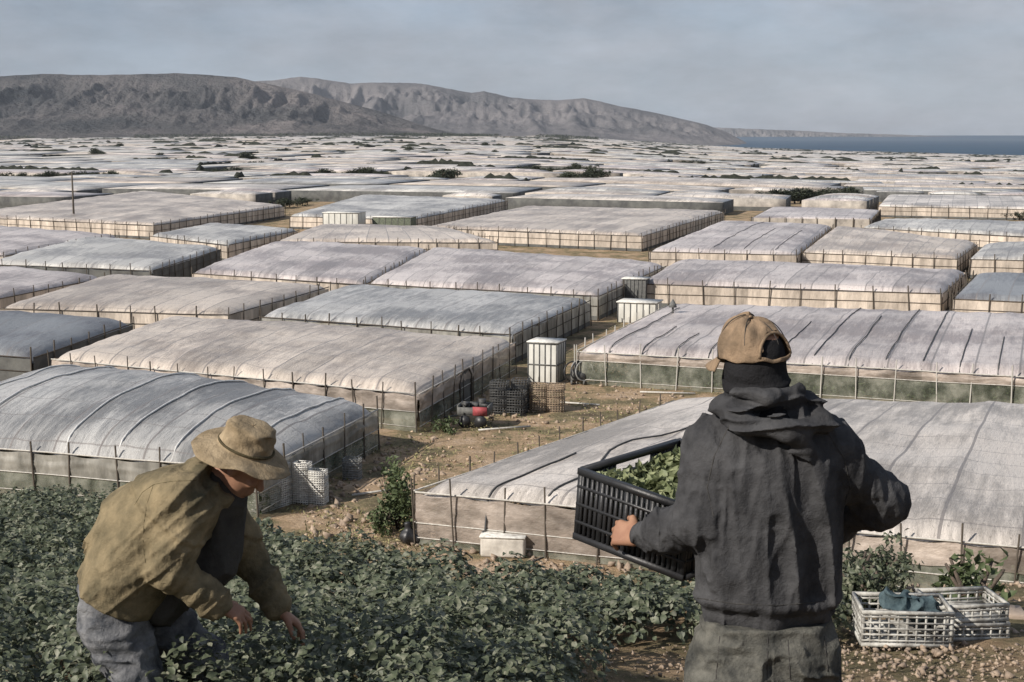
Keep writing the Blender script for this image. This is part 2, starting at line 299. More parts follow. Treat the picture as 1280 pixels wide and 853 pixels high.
mountains('mountains_far', [(-420, 110), (0, 104), (250, 101), (300, 103), (330, 102), (350, 101), (380, 97), (400, 99), (440, 105), (480, 104), (520, 104), (560, 111), (590, 116), (605, 114), (640, 122), (660, 124), (700, 125), (728, 123), (750, 127), (770, 132), (795, 136), (820, 141), (845, 147), (880, 155), (905, 164), (925, 174), (945, 186)], 7600, 11800, 10000, mf, 8.1, 0)
mountains('cape', [(780, 171), (830, 163), (880, 159), (940, 161), (990, 163), (1050, 166), (1120, 168), (1200, 171), (1260, 174)], 30000, 42000, 36000, mf, 5.5, 0)
# ------------------------------------------------------------------ greenhouses
EAVE = 2.2
unit = MB(); unit.tube([(0, 0, 0), (0, 0, 1)], 1, 6); unit_post = None
FOOT = []
def post(root, x, y, z0, z1, r, m):
    global unit_post
    key = 'unit_'+m.name
    me = bpy.data.meshes.get(key)
    if not me:
        t = unit.obj('post', m); me = t.data; me.name = key; bpy.data.objects.remove(t)
    o = bpy.data.objects.new('post', me); COL.objects.link(o); o.parent = root; l = root.location
    o.location = (x-l.x, y-l.y, z0-l.z); o.scale = (r, r, z1-z0); o.rotation_euler = (random.uniform(-.06, .06), random.uniform(-.06, .06), 0)
def greenhouse(label, c, film='grey', rise=.6, near=0, wall='wall', cords=None, posts=2.2, sides='NR', group=None, name='greenhouse', skirt=.75, cordstep=2.2, p=3.0, eave=EAVE, netfrac=.45, postm='post', sag=.07, crop=False, netsplit=None):
    if len(c) and not isinstance(c[0], Vector): c = [onplain(px, py, eave) for px, py in c]
    NL, NR, FR, FL = c; ctr = (NL+NR+FR+FL)/4; gz = min(v.z for v in c)-eave
    root = empty(name, (ctr.x, ctr.y, gz)); tag(root, label, 'greenhouse', group or 'plastic greenhouses covering the plain')
    FOOT.append([v.copy() for v in c])
    wu = ((NR-NL).length+(FR-FL).length)/2; wv = ((FL-NL).length+(FR-NR).length)/2
    step = {0: 3.0, 1: 1.1, 2: .45}[near]; nu = int(min(160, max(6, wu/step))); nv = int(min(120, max(6, wv/step)))
    def surf(s, t, off=0):
        P = (NL[:][0]*(1-s)+NR[0]*s)*(1-t)+(FL[0]*(1-s)+FR[0]*s)*t
        Q = (NL[1]*(1-s)+NR[1]*s)*(1-t)+(FL[1]*(1-s)+FR[1]*s)*t
        Zb = (NL[2]*(1-s)+NR[2]*s)*(1-t)+(FL[2]*(1-s)+FR[2]*s)*t
        a = 1-np.abs(2*s-1)**p; b = 1-np.abs(2*t-1)**p
        u = s*wu
        du_ = np.minimum(s, 1-s)*wu; dv_ = np.minimum(t, 1-t)*wv; sh_ = (.42 if near else .3)*(np.exp(-du_/.34)+np.exp(-dv_/.34)); scal = (.09*np.abs(np.sin(np.pi*s*wu/posts))*np.exp(-dv_/.5)+.09*np.abs(np.sin(np.pi*t*wv/posts))*np.exp(-du_/.5))*(1 if near else 0)
        z = Zb+.06+(rise*(.62 if rise < 1 else .85))*a*b - np.minimum(sh_, .62) - scal - sag*np.abs(np.sin(np.pi*u/cordstep))**.8*np.minimum(1, b*4)
        if near: z = z+(fbm(np.stack([P*.35, Q*.35, P*0+ctr.x], -1), 3)-.5)*.34*np.minimum(1, a*5)*np.minimum(1, b*5)
        if near == 2: z = z+(fbm(np.stack([u*1.3, t*wv*.35, u*0+ctr.x], -1), 3)-.5)*.12*np.minimum(1, a*5)*np.minimum(1, b*5)
        return np.stack([P, Q, z+off], -1)
    def lines(n_, w_):
        e_ = np.array([0, .12, .3, .55, .9, 1.4])/w_; m_ = np.linspace(0, 1, n_+1); m_ = m_[(m_ > 1.9/w_) & (m_ < 1-1.9/w_)]; return np.concatenate([e_, m_, 1-e_[::-1]])
    SL, TL = lines(nu, wu), lines(nv, wv); S, T = np.meshgrid(SL, TL); nu, nv = len(SL)-1, len(TL)-1
    V = surf(S, T).reshape(-1, 3); uv = np.stack([S*wu+ctr.x, T*wv+ctr.y], -1).reshape(-1, 2)
    part(mesh_np('roof', V, gridF(nv+1, nu+1), FILM[film], smooth=True, uv=uv), root)
    # walls: one sheet per side, upper film; below it near ones get net, mid ones a dark strip
    edges = {'N': (NL, NR), 'R': (NR, FR), 'F': (FR, FL), 'L': (FL, NL)}
    for k, (A, B) in edges.items():
        L_ = (B-A).length; n = int(max(2, min(220, L_/(.18 if near == 2 else 2)))); et = eave-.36 if near else eave-.18; hs_ = [et, netfrac*eave, 0.02] if near == 2 else ([et, .35, 0.02] if near else [et, 0])
        mats = [wall if near == 2 or wall != 'wall' else 'wallmid', 'net' if near == 2 else 'walldark'] if near else [wall]
        dirn = (B-A).normalized(); nor = Vector((dirn.y, -dirn.x, 0))
        for w in range(len(hs_)-1):
            hh = np.linspace(hs_[w], hs_[w+1], 12 if near == 2 and w == 0 else 5 if near == 2 else 2); tt = np.linspace(0, 1, n+1); TT, HH = np.meshgrid(tt, hh)
            
            if near == 2 and netsplit is not None and k == 'N': bot = eave*(.10+(netsplit[1]-.10)*np.clip((A.x+(B.x-A.x)*TT-netsplit[0])/1.5, 0, 1)); HH = (bot+(HH-hs_[1])/(hs_[0]-hs_[1])*(hs_[0]-bot)) if w == 0 else HH/hs_[1]*bot
            if near and w == 0: HH = HH-.09*np.abs(np.sin(np.pi*TT*L_/posts))*(HH-HH.min())/(np.ptp(HH)+1e-6)
            bx = A.x+(B.x-A.x)*TT; by = A.y+(B.y-A.y)*TT; bz = (A.z+(B.z-A.z)*TT)-eave+HH
            bul = (fbm(np.stack([TT*L_*.8, HH*.8, TT*0+A.x], -1), 3)-.5)*.16 if near else 0*TT
            if near == 2: bul = bul+(fbm(np.stack([TT*L_*.5+HH*.9, HH*2.6-TT*L_*.35, TT*0+A.x+3], -1), 4, .6, True)-.5)*.22
            out = .05+bul*np.clip(1-np.abs(2*(HH-HH.min())/(np.ptp(HH)+1e-6)-1), 0, 1)
            VV = np.stack([bx+nor.x*out, by+nor.y*out, bz], -1).reshape(-1, 3)
            fm = M[mats[w]] if near else M[wall]
            part(mesh_np('wall_film' if w == 0 else 'wall_lower', VV, gridF(len(hh), n+1), fm, smooth=True, uv=np.stack([TT*L_+A.x*3, HH], -1).reshape(-1, 2)), root)
        if k in sides:
            npst = int(min(48, L_/posts)); r = {0: .07, 1: .045, 2: .035}[near]
            for i in range(npst+1):
                t = (i)/npst if npst else 0
                if k != 'N' and i == 0: continue
                t = min(1, max(0, t+random.uniform(-.12, .12)/max(npst, 1)*(0 < i < npst)))
                q_ = A+(B-A)*t+nor*(.10+r)
                post(root, q_.x, q_.y, q_.z-eave-.1, q_.z+(.05+random.random()*.25*(near > 0)), r*random.uniform(.8, 1.2), M[postm])
            if near:
                rail = MB(); 
                for hz in ((eave-.33, .035), (eave*netfrac, .025), (.28, .02)) if near == 2 else ((eave-.33, .04), (eave*.5, .03)):
                    rail.tube([A+(B-A)*t+nor*.08+Vector((0, 0, hz[0]-eave+random.uniform(-.02, .02))) for t in np.linspace(0, 1, max(3, int(L_/2.5)))], hz[1], 5)
                part(rail.obj('rail', M['postpale' if near == 2 else postm]), root)
    if cords:
        k = int(wu/cordstep)
        for i in range(1, k+1):
            s = i*cordstep/wu
            if s >= 1: break
            if cords == 'dark': t0, t1 = (0, random.uniform(.25, .9)) if random.random() < .8 else (0, 1)
            else: t0, t1 = 0, 1
            if random.random() < .12: continue
            tt = np.linspace(t0, t1, 26); pts = surf(np.full(26, s), tt, .02)
            c_ = MB(); c_.tube([tuple(v) for v in pts], .032 if cords == 'dark' else .045, 4); part(c_.obj('batten', M['cord' if cords == 'dark' else 'cordpale']), root)
    if crop:
        n = int(wu*220); u = RNG.random(n); v = np.abs(RNG.normal(0, .06, n))+.03
        P = surf(u, np.clip(v, .02, .5)); z0 = P[:, 2]-eave; P[:, 2] = z0+RNG.random(n)**.8*1.55
        n2 = int(wv*200); v2 = RNG.random(n2); u2 = 1-np.abs(RNG.normal(0, .04, n2))-.02; P2 = surf(np.clip(u2, .5, .98), v2); P2[:, 2] = P2[:, 2]-eave+RNG.random(n2)**.8*1.5
        P = np.concatenate([P, P2]); V, F = leaves(P, RNG.normal(size=P.shape)+np.array((0, -.6, .6)), .22, 5)
        o = part(mesh_np('vines', V, F, M['bush']), root); o['kind'] = 'stuff'
    return root
gh = greenhouse
gh('grey domed greenhouse with pale curved battens behind the bent worker', [(-170, 537), (323, 575), (470, 503), (60, 452)], 'grey', rise=1.25, near=2, wall='wallgrey', cords='pale', sides='NR', cordstep=2.6, p=2.4, crop=True, posts=1.9)
gh('long beige greenhouse whose right end wall has an opening beside the stacked crates', [(65, 441), (522, 484), (643, 421), (215, 392)], 'beige', rise=.45, near=2, cords=None, posts=1.7, sides='NR')
gh('low greenhouse with grey streaked roof, its end wall behind the white cabinet tank', [(325, 390), (640, 412), (737, 370), (430, 355)], 'grey', rise=.35, near=1, wall='wallgrey', posts=1.8)
gh('pinkish greenhouse between the streaked grey roof and the beige front wall further back', [(460, 350), (748, 365), (832, 328), (540, 307)], 'pink', rise=.5, near=1, wall='wallgrey', posts=2)
gh('pale pink greenhouse directly left of the one with the open dark gap in mid plain', [(240, 337), (455, 351), (535, 309), (340, 300)], 'pink', rise=.45, near=1, posts=2.2)
gh('tall beige greenhouse with a long lit front wall and dark right end wall', [(532, 282), (803, 292), (905, 263), (655, 257)], 'beige', rise=.5, near=1, posts=2.2, wall='wall')
gh('narrow cream greenhouse strip in front of the two small sheds', [(345, 299), (622, 300), (560, 283), (400, 279)], 'beige', rise=.3, near=1)
gh('broad beige greenhouse behind the lone dark pole at the left', [(-60, 268), (192, 279), (355, 256), (180, 238)], 'beige', rise=.6, near=1, posts=2.4)
gh('small grey-green greenhouse wedge right of the lone pole', [(188, 292), (285, 303), (372, 285), (262, 278)], 'pale', rise=.3, near=1)
gh('grey roofed greenhouse with a dark shaded right edge, below the lone pole', [(-20, 326), (190, 334), (275, 308), (105, 294)], 'pale', rise=.4, near=1, wall='walldark')
gh('pale greenhouse cut by the left picture edge beneath the pole', [(-130, 311), (5, 316), (148, 293), (-10, 281)], 'pink', rise=.3, near=1)
gh('pink greenhouse at the left edge above the dark netted one', [(-120, 366), (-2, 368), (128, 343), (0, 330)], 'pink', rise=.35, near=1)
gh('warm beige greenhouse with a row of thin stakes behind the dark netted roof', [(0, 380), (285, 388), (410, 354), (135, 341)], 'beige', rise=.45, near=1)
gh('dark grey netted greenhouse at the left edge', [(-110, 430), (40, 440), (165, 398), (-10, 385)], 'dark', rise=.4, near=1, wall='walldark')
gh('pink greenhouse with dark diagonal battens, level with the tan cap', [(722, 432), (1480, 474), (1440, 396), (835, 377)], 'pink', rise=.35, near=2, cords='dark', cordstep=1.9, posts=1.9, sides='NL', crop=True, postm='postpale', netfrac=.62)
gh('wide pinkish greenhouse with two small roof vents seen above the cap', [(800, 350), (1178, 362), (1208, 336), (845, 323)], 'pink', rise=.5, near=1, posts=2.4)
gh('dark grey greenhouse at the right edge beside the wide pinkish one', [(1192, 368), (1420, 378), (1400, 343), (1222, 338)], 'dark', rise=.35, near=1, wall='wall', sides='NL')
gh('cream greenhouse at right with a fringe of stakes and a stepped roof', [(1003, 312), (1197, 320), (1222, 302), (1045, 281)], 'beige', rise=.5, near=1)
gh('grey-pink ribbed greenhouse beside the far right end of the tall beige one', [(812, 311), (997, 315), (1040, 281), (900, 275)], 'pink', rise=.5, near=1, cords='dark', cordstep=3.4)
gh('pale grey greenhouse at the right edge behind the dark grey one', [(1212, 320), (1420, 325), (1400, 303), (1232, 302)], 'pale', rise=.35, near=1)
gh('large near greenhouse under sagging clear film with a dark rope, behind the capped man', [(520, 603), (1500, 690), (1420, 505), (845, 493)], 'white', rise=.75, near=2, cords=None, posts=1.6, sides='NL', crop=True, p=2.6, netfrac=.36, netsplit=(9.5, .5), postm='post', sag=.12, cordstep=3.1)
gh('grey greenhouse behind the two small sheds', [(362, 268), (515, 272), (634, 249), (450, 243)], 'pale', rise=.4, near=1)
gh('thin pink greenhouse above the ribbed one at the right', [(940, 271), (1088, 273), (1100, 262), (965, 258)], 'pink', rise=.3, near=0, wall='wallfar')
gh('grey greenhouse strip behind the stepped cream roof at the right', [(1078, 282), (1420, 300), (1400, 279), (1105, 272)], 'pale', rise=.3, near=1)
gh('cream topped greenhouse with shaded front wall at the right edge', [(1098, 256), (1430, 262), (1400, 247), (1110, 243)], 'white', rise=.3, near=1, wall='wall', posts=3)
# far ones laid out on the turned field grid of the plain
ca, sa = math.cos(math.radians(-15.5)), math.sin(math.radians(-15.5))
UA = Vector((ca, sa, 0)); VA = Vector((-sa, ca, 0))
def sat(A, B):
    for poly in (A, B):
        for i in range(4):
            e = poly[(i+1) % 4]-poly[i]; n = Vector((e.y, -e.x))
            a = [n.x*p.x+n.y*p.y for p in A]; b = [n.x*p.x+n.y*p.y for p in B]
            if max(a) < min(b) or max(b) < min(a): return False
    return True
HEDGES = [
 (950, 256, 1070, 252, 13, 1.0, 'dark tree in the broad hedge among roofs at the right', 'trees of the broad hedge at the right'),
 (395, 226, 485, 224, 9, .95, 'dark tree in the short hedge left of centre on the plain', 'trees of the short hedge left of centre'),
 (640, 221, 740, 217, 9, 1.0, 'dark tree in the hedge line at the middle of the plain', 'trees of the middle hedge'),
 (700, 231, 755, 226, 6, 1.0, 'dark tree in the short row just below the middle hedge', 'trees of the short middle row'),
 (0, 229, 150, 227, 13, .9, 'dark tree in the hedge line at the left edge of the plain', 'trees of the left hedge'),
 (530, 233, 570, 226, 5, 1.0, 'dark tree in the slanting clump near the centre of the plain', 'trees of the slanting centre clump'),
 (1060, 222, 1280, 224, 16, .7, 'dark tree in the low line of green at the right of the plain', 'trees of the low right line'),
 (1180, 271, 1280, 276, 8, .55, 'low dark shrub tree in front of the cream topped greenhouse', 'shrubs before the cream topped greenhouse'),
 (345, 262, 388, 256, 6, .55, 'low dark shrub tree left of the small pale shed', 'shrubs left of the small pale shed'),
 (1180, 205, 1280, 203, 8, 1.1, 'dark tree in the upper row at the right edge of the plain', 'trees of the upper right row'),
 (240, 224, 300, 218, 6, .9, 'dark tree in the slanting row left of the centre clump', 'trees of the slanting left row'),
 (830, 210, 880, 208, 5, 1.0, 'dark tree in the short row right of the middle hedge', 'trees of the row right of the middle hedge'),
 (300, 206, 322, 205, 4, 1.5, 'dark tall tree in the tight knot on the left plain', 'trees of the tight knot on the left plain'),
]
HFOOT = [[onplain(*q_) for q_ in ((378, 298), (522, 298), (516, 280), (384, 280))]]
for h_ in HEDGES:
    p_, q_ = onplain(h_[0], h_[1]), onplain(h_[2], h_[3]); d_ = (q_-p_); nn_ = Vector((-d_.y, d_.x, 0)).normalized()*3.5*h_[5]; HFOOT.append([p_-nn_*2.2, q_-nn_*2.2, q_+nn_, p_+nn_])
cells = []; v = 60.0
while v < 7400:
    big = 1+max(0, v-900)/1500; dv = random.uniform(24, 46)*min(big, 2.6); u = -(.62*v+260)+random.uniform(0, 50)
    while u < .35*v+120:
        du = random.uniform(38, 95)*min(big, 2.2)
        gapu = random.uniform(1.5, 4) if v < 500 else random.uniform(4, 14)
        j = random.uniform(-.06, .06)*dv; ty = random.uniform(0, .14)*dv*(random.random() < .5)
        c = [UA*u+VA*(v+j), UA*(u+du-gapu)+VA*(v+j+ty*.3), UA*(u+du-gapu+random.uniform(-2, 2))+VA*(v+j+dv-(3.5 if v < 900 else 7)-ty), UA*(u+random.uniform(-2, 2))+VA*(v+j+dv-(3.5 if v < 900 else 7))]
        m_ = (c[0]+c[2])/2; u += du
        if m_.y < 190 or abs(m_.x) > .43*m_.y+25 or random.random() < .05: continue
        if (m_.x/m_.y) > .05 and G(m_.x, m_.y) < SEAZ+2.5: continue
        if m_.y > 4900 and m_.x/m_.y < .02: continue
        def put(c, lev):
            m_ = (c[0]+c[2])/2
            near_ = [F_ for F_ in FOOT+HFOOT if (F_[0]-m_).length < 230]
            if not any(sat([Vector(p) for p in c], F_) for F_ in near_): cells.append((m_.y, c)); return
            if lev == 0: return
            wu_ = (c[1]-c[0]).length; wv_ = (c[3]-c[0]).length; g_ = .55
            nu_ = 2 if wu_ > 13 else 1; nv_ = 2 if wv_ > 13 else 1
            if nu_*nv_ == 1: return
            for i in range(nu_):
                for k in range(nv_):
                    s0, s1 = i/nu_+(g_/wu_ if i else 0), (i+1)/nu_-(g_/wu_ if i < nu_-1 else 0); t0, t1 = k/nv_+(g_/wv_ if k else 0), (k+1)/nv_-(g_/wv_ if k < nv_-1 else 0)
                    bl = lambda s_, t_: (c[0]*(1-s_)+c[1]*s_)*(1-t_)+(c[3]*(1-s_)+c[2]*s_)*t_
                    put([bl(s0, t0), bl(s1, t0), bl(s1, t1), bl(s0, t1)], lev-1)
        put(c, 1 if m_.y < 260 else 2)
    v += dv
cells.sort(key=lambda k: k[0])
fk = ['pale', 'white', 'beige', 'grey', 'pink', 'white', 'pale', 'beige', 'pale', 'pink']
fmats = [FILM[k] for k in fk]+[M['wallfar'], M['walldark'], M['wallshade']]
def farmesh(c, far):
    e = 2.3 if not far else 2.5; rise = random.uniform(.3, .7)
    nu, nv = (8, 4) if not far else (4, 2); NL, NR, FR, FL = c; V = []; UV = []; F = []; mi = []; fi = random.randrange(10)
    z = [G(p.x, p.y) for p in c]; wi = 10 if random.random() < (.4 if c[0].y < 320 else .12) else 11
    for j in range(nv+1):
        for i in range(nu+1):
            s = i/nu; t = j/nv; p = NL*((1-s)*(1-t))+NR*(s*(1-t))+FR*(s*t)+FL*((1-s)*t); zz = z[0]*((1-s)*(1-t))+z[1]*(s*(1-t))+z[2]*(s*t)+z[3]*((1-s)*t)
            a = 1-abs(2*s-1)**3; b = 1-abs(2*t-1)**3; V.append((p.x, p.y, zz+e+rise*a*b)); UV.append((s*(NR-NL).length+p.x*0+NL.x, t*(FL-NL).length+NL.y))
    for j in range(nv):
        for i in range(nu):
            k = j*(nu+1)+i; F.append((k, k+1, k+nu+2, k+nu+1)); mi.append(fi)
    ring = [i for i in range(nu+1)]+[j*(nu+1)+nu for j in range(1, nv+1)]+[nv*(nu+1)+i for i in range(nu-1, -1, -1)]+[j*(nu+1) for j in range(nv-1, 0, -1)]
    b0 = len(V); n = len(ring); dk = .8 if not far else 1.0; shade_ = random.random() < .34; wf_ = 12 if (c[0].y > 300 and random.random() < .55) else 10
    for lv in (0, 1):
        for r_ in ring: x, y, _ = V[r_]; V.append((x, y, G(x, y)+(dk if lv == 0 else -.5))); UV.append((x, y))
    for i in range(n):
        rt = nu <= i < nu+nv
        F.append((ring[i], b0+i, b0+(i+1) % n, ring[(i+1) % n])); mi.append(11 if rt or shade_ else wf_)  # right ends and some whole houses darkened, shade put into the wall colour
        F.append((b0+i, b0+n+i, b0+n+(i+1) % n, b0+(i+1) % n)); mi.append(11)  # dark foot strip paints the shade line between far roofs
    return V, UV, F, mi, fi
FN = {'pale': 'light grey', 'white': 'white', 'beige': 'beige', 'grey': 'mid grey', 'pink': 'pinkish grey', 'dark': 'dark'}
NIND = 300-len(FOOT); nn = 0
sV, sUV, sF, sM = [], [], [], []
for d, c in cells:
    if nn < NIND:
        V, UV, F, mi, fi = farmesh(c, d > 700)
        o = mesh_np('greenhouse', V, F, uv=np.array(UV), mats=fmats, midx=mi); ct = (c[0]+c[2])/2
        setloc(o, (ct.x, ct.y, G(ct.x, ct.y)))
        pxx = 640+FPX*ct.x/ct.y; zn = ['at the far left', 'left of centre', 'in the centre', 'right of centre', 'at the far right'][int(min(4, max(0, pxx//256)))]
        bd = 'on the middle plain' if d < 230 else 'just beyond the middle plain' if d < 320 else 'on the far plain' if d < 430 else 'high on the far plain' if d < 600 else 'in the narrow rows below the mountains'
        tag(o, '%s plastic greenhouse %s, %s' % (FN[fk[fi]], bd, zn.replace('in the', 'in the')), 'greenhouse', '%s greenhouses %s %s' % (FN[fk[fi]], bd, zn)); nn += 1
    else:
        V, UV, F, mi, fi = farmesh(c, True); b = len(sV); sV += V; sUV += UV; sF += [tuple(b+i for i in f) for f in F]; sM += mi
tag(mesh_np('distant_greenhouses', sV, sF, uv=np.array(sUV), mats=fmats, midx=sM), 'countless pale greenhouse roofs merging below the mountains', 'greenhouses', kind='stuff')
hp_ = []; hV, hF = [], []
for d, c in cells:
    if d > 360 and random.random() < (.3 if d < 600 else .5):
        A_, B_ = (c[3], c[2]) if random.random() < .72 else (c[1], c[2]); L_ = (B_-A_).length; t0 = random.random()*.5; t1 = min(1, t0+random.uniform(.2, .8)); w_ = .9 if d < 900 else 1.8
        n_ = max(3, int(L_*(t1-t0)/(1.2 if d < 700 else 3))); nor_ = Vector((-(B_-A_).y, (B_-A_).x, 0)).normalized(); b_ = len(hV)
        for i in range(n_+1):
            t_ = t0+(t1-t0)*i/n_; q_ = A_+(B_-A_)*t_; g_ = G(q_.x, q_.y); e_ = min(1, i/1.5, (n_-i)/1.5)
            h_ = (2.2+1.9*vn(np.array((q_.x*.12, q_.y*.12, 1.)))+random.uniform(-.5, .5))*(1.0 if d < 900 else 1.2)*(.5+.5*e_)
            for sx, hz_ in ((-1, 0), (-1.1, .5), (-.5, .93), (.1, 1), (.9, .7), (1, 0)): hV.append(tuple(q_+nor_*(sx*w_+random.uniform(-.3, .3))+Vector((0, 0, g_+h_*hz_+random.uniform(-.25, .25)*(hz_ > 0)))))
        for i in range(n_):
            for k in range(5): hF.append((b_+i*6+k, b_+i*6+k+1, b_+i*6+k+7, b_+i*6+k+6))
print('hedge strips', len(hF)); tag(mesh_np('hedge_strips', hV, hF, M['hedge']), 'dark ragged hedge strips between the far greenhouse rows', 'hedges', kind='stuff')
for yb in (4560, 4700, 4900):
    n_ = 5000; xa = RNG.uniform(-.42, .06, n_)*yb; kp = vn(np.stack([xa/140, xa*0+yb, xa*0], 1)) > .42; xa = xa[kp]; q_ = np.stack([xa, yb+RNG.normal(0, 12, len(xa)), xa*0], 1); q_[:, 2] = ground_np(q_[:, 0], q_[:, 1])+RNG.random(len(xa))*11; hp_.append(q_)
hp_ = np.concatenate(hp_); print('hedge leaves', len(hp_)); sz = np.where(hp_[:, 1] < 1000, .75, np.where(hp_[:, 1] < 4400, 1.8, 6.0))*RNG.uniform(.6, 1.3, len(hp_))
V, F = leaves(hp_, RNG.normal(size=hp_.shape)+np.array((0, 0, .6)), sz, 77); tag(mesh_np('field_hedges', V, F, M['leafdark']), 'dark broken hedges between the distant greenhouse rows', 'hedges', kind='stuff')
print('greenhouses', len(FOOT), nn, len(cells))
# ------------------------------------------------------------------ SDF figures (surface nets)
def rcone(p, a, b, r1, r2):
    a = np.array(a); b = np.array(b); ba = b-a; pa = p-a; h = np.clip(pa@ba/(ba@ba+1e-9), 0, 1)
    return np.linalg.norm(pa-h[:, None]*ba, axis=1)-(r1+(r2-r1)*h)
def ellip(p, c, R, rad):
    q_ = (p-np.array(c))@np.array(R) if R is not None else p-np.array(c)
    rad = np.array(rad); k0 = np.linalg.norm(q_/rad, axis=1); k1 = np.linalg.norm(q_/(rad*rad), axis=1)+1e-9
    return k0*(k0-1)/k1
def smin(a, b, k):
    h = np.clip(.5+.5*(b-a)/k, 0, 1); return b+(a-b)*h-k*h*(1-h)
def smax(a, b, k): return -smin(-a, -b, k)
def sdf_mesh(name, fn, lo, hi, h, m, parent=None, relax=1):
    lo = np.array(lo, float); hi = np.array(hi, float); B = 8
    n = (np.ceil((hi-lo)/h/B).astype(int)+1)*B; D = np.full(n, 1.0, np.float32)
    nb = n//B; bi = np.stack(np.meshgrid(*[np.arange(k) for k in nb], indexing='ij'), -1).reshape(-1, 3)
    ctr = lo+(bi*B+B/2)*h; dc = fn(ctr); R = B*h*.95+.03
    act = np.abs(dc) < R
    for k in bi[(dc < 0) & ~act]: D[k[0]*B:(k[0]+1)*B, k[1]*B:(k[1]+1)*B, k[2]*B:(k[2]+1)*B] = -1
    loc = np.stack(np.meshgrid(*[np.arange(B)]*3, indexing='ij'), -1).reshape(-1, 3)
    ab = bi[act]
    for s in range(0, len(ab), 400):
        c_ = ab[s:s+400]; idx = (c_[:, None, :]*B+loc[None]).reshape(-1, 3); D[idx[:, 0], idx[:, 1], idx[:, 2]] = fn(lo+idx*h)
    ins = D < 0; c8 = [(i, j, k) for i in (0, 1) for j in (0, 1) for k in (0, 1)]
    sl_ = lambda A, o: A[o[0]:A.shape[0]-1+o[0], o[1]:A.shape[1]-1+o[1], o[2]:A.shape[2]-1+o[2]]
    cnt = sum(sl_(ins, o).astype(np.int8) for o in c8); cell = (cnt > 0) & (cnt < 8)
    ci = np.argwhere(cell); num = np.zeros((len(ci), 3)); den = np.zeros(len(ci))
    for a in c8:
        for ax in range(3):
            if a[ax]: continue
            b = list(a); b[ax] = 1
            da = D[tuple((ci+np.array(a)).T)]; db = D[tuple((ci+np.array(b)).T)]; x = (da < 0) != (db < 0)
            t = np.where(x, da/(da-db+1e-12), 0); pt = np.array(a)[None].repeat(len(ci), 0).astype(float); pt[:, ax] = t
            num += pt*x[:, None]; den += x
    V = lo+(ci+num/np.maximum(den, 1)[:, None])*h
    idm = np.full(cell.shape, -1, np.int64); idm[tuple(ci.T)] = np.arange(len(ci)); Fs = []
    for ax in range(3):
        o = [0, 0, 0]; o[ax] = 1
        A = ins[1:-1, 1:-1, 1:-1]; Bn = ins[1+o[0]:ins.shape[0]-1+o[0], 1+o[1]:ins.shape[1]-1+o[1], 1+o[2]:ins.shape[2]-1+o[2]]
        x = np.argwhere(A != Bn)+1; fl = ins[tuple(x.T)]; u_, v_ = (ax+1) % 3, (ax+2) % 3
        def g(du, dv):
            y = x.copy(); y[:, u_] -= du; y[:, v_] -= dv; y = np.minimum(y, np.array(cell.shape)-1); return idm[tuple(y.T)]
        qd = np.stack([g(1, 1), g(0, 1), g(0, 0), g(1, 0)], 1); qd = np.where(fl[:, None], qd, qd[:, ::-1]); Fs.append(qd[(qd >= 0).all(1)])
    F = np.concatenate(Fs)
    for _ in range(relax):
        s_ = np.zeros_like(V); w_ = np.zeros(len(V))
        for k in range(4): np.add.at(s_, F[:, k], V[F[:, (k+1) % 4]]+V[F[:, (k+3) % 4]]); np.add.at(w_, F[:, k], 2)
        V = .5*V+.5*s_/np.maximum(w_, 1)[:, None]
    if name == 'body':
        lab = np.arange(len(V)); 
        while True:
            mn = lab[F].min(1); nl = lab.copy()
            for k in range(4): np.minimum.at(nl, F[:, k], mn)
            nl = nl[nl]
            if (nl == lab).all(): break
            lab = nl
        big = np.bincount(lab).argmax(); print('body pieces', len(np.unique(lab))); keep = lab == big; F = F[keep[F[:, 0]]]; mpi = np.cumsum(keep)-1; V = V[keep]; F = mpi[F]
    o = mesh_np(name, V, F, m, smooth=True)
    if parent is not None: part(o, parent)
    return o
def union(p, prims, k):
    d = None
    for pr in prims:
        e = rcone(p, *pr[1:5]) if pr[0] == 'c' else ellip(p, *pr[1:4]); kk = pr[-1] if (len(pr) == 6 and pr[0] == 'c') else k
        d = e if d is None else smin(d, e, kk)
    return d
def folds(p, freq, amp, stretch=(1, 1, 1), seed=0):
    q_ = p*np.array(stretch)*freq+seed; w = vn(q_*.5+5)*1.6
    n = vn(q_+w[:, None]); e = np.abs(2*n-1); return -amp*(1.5*np.clip(1-e*1.25, 0, 1)**1.8-.45)
def C(a, b, r1, r2, *k): return ('c', tuple(a), tuple(b), r1, r2, *k)
def lerp(a, b, t): return Vector(a)*(1-t)+Vector(b)*t
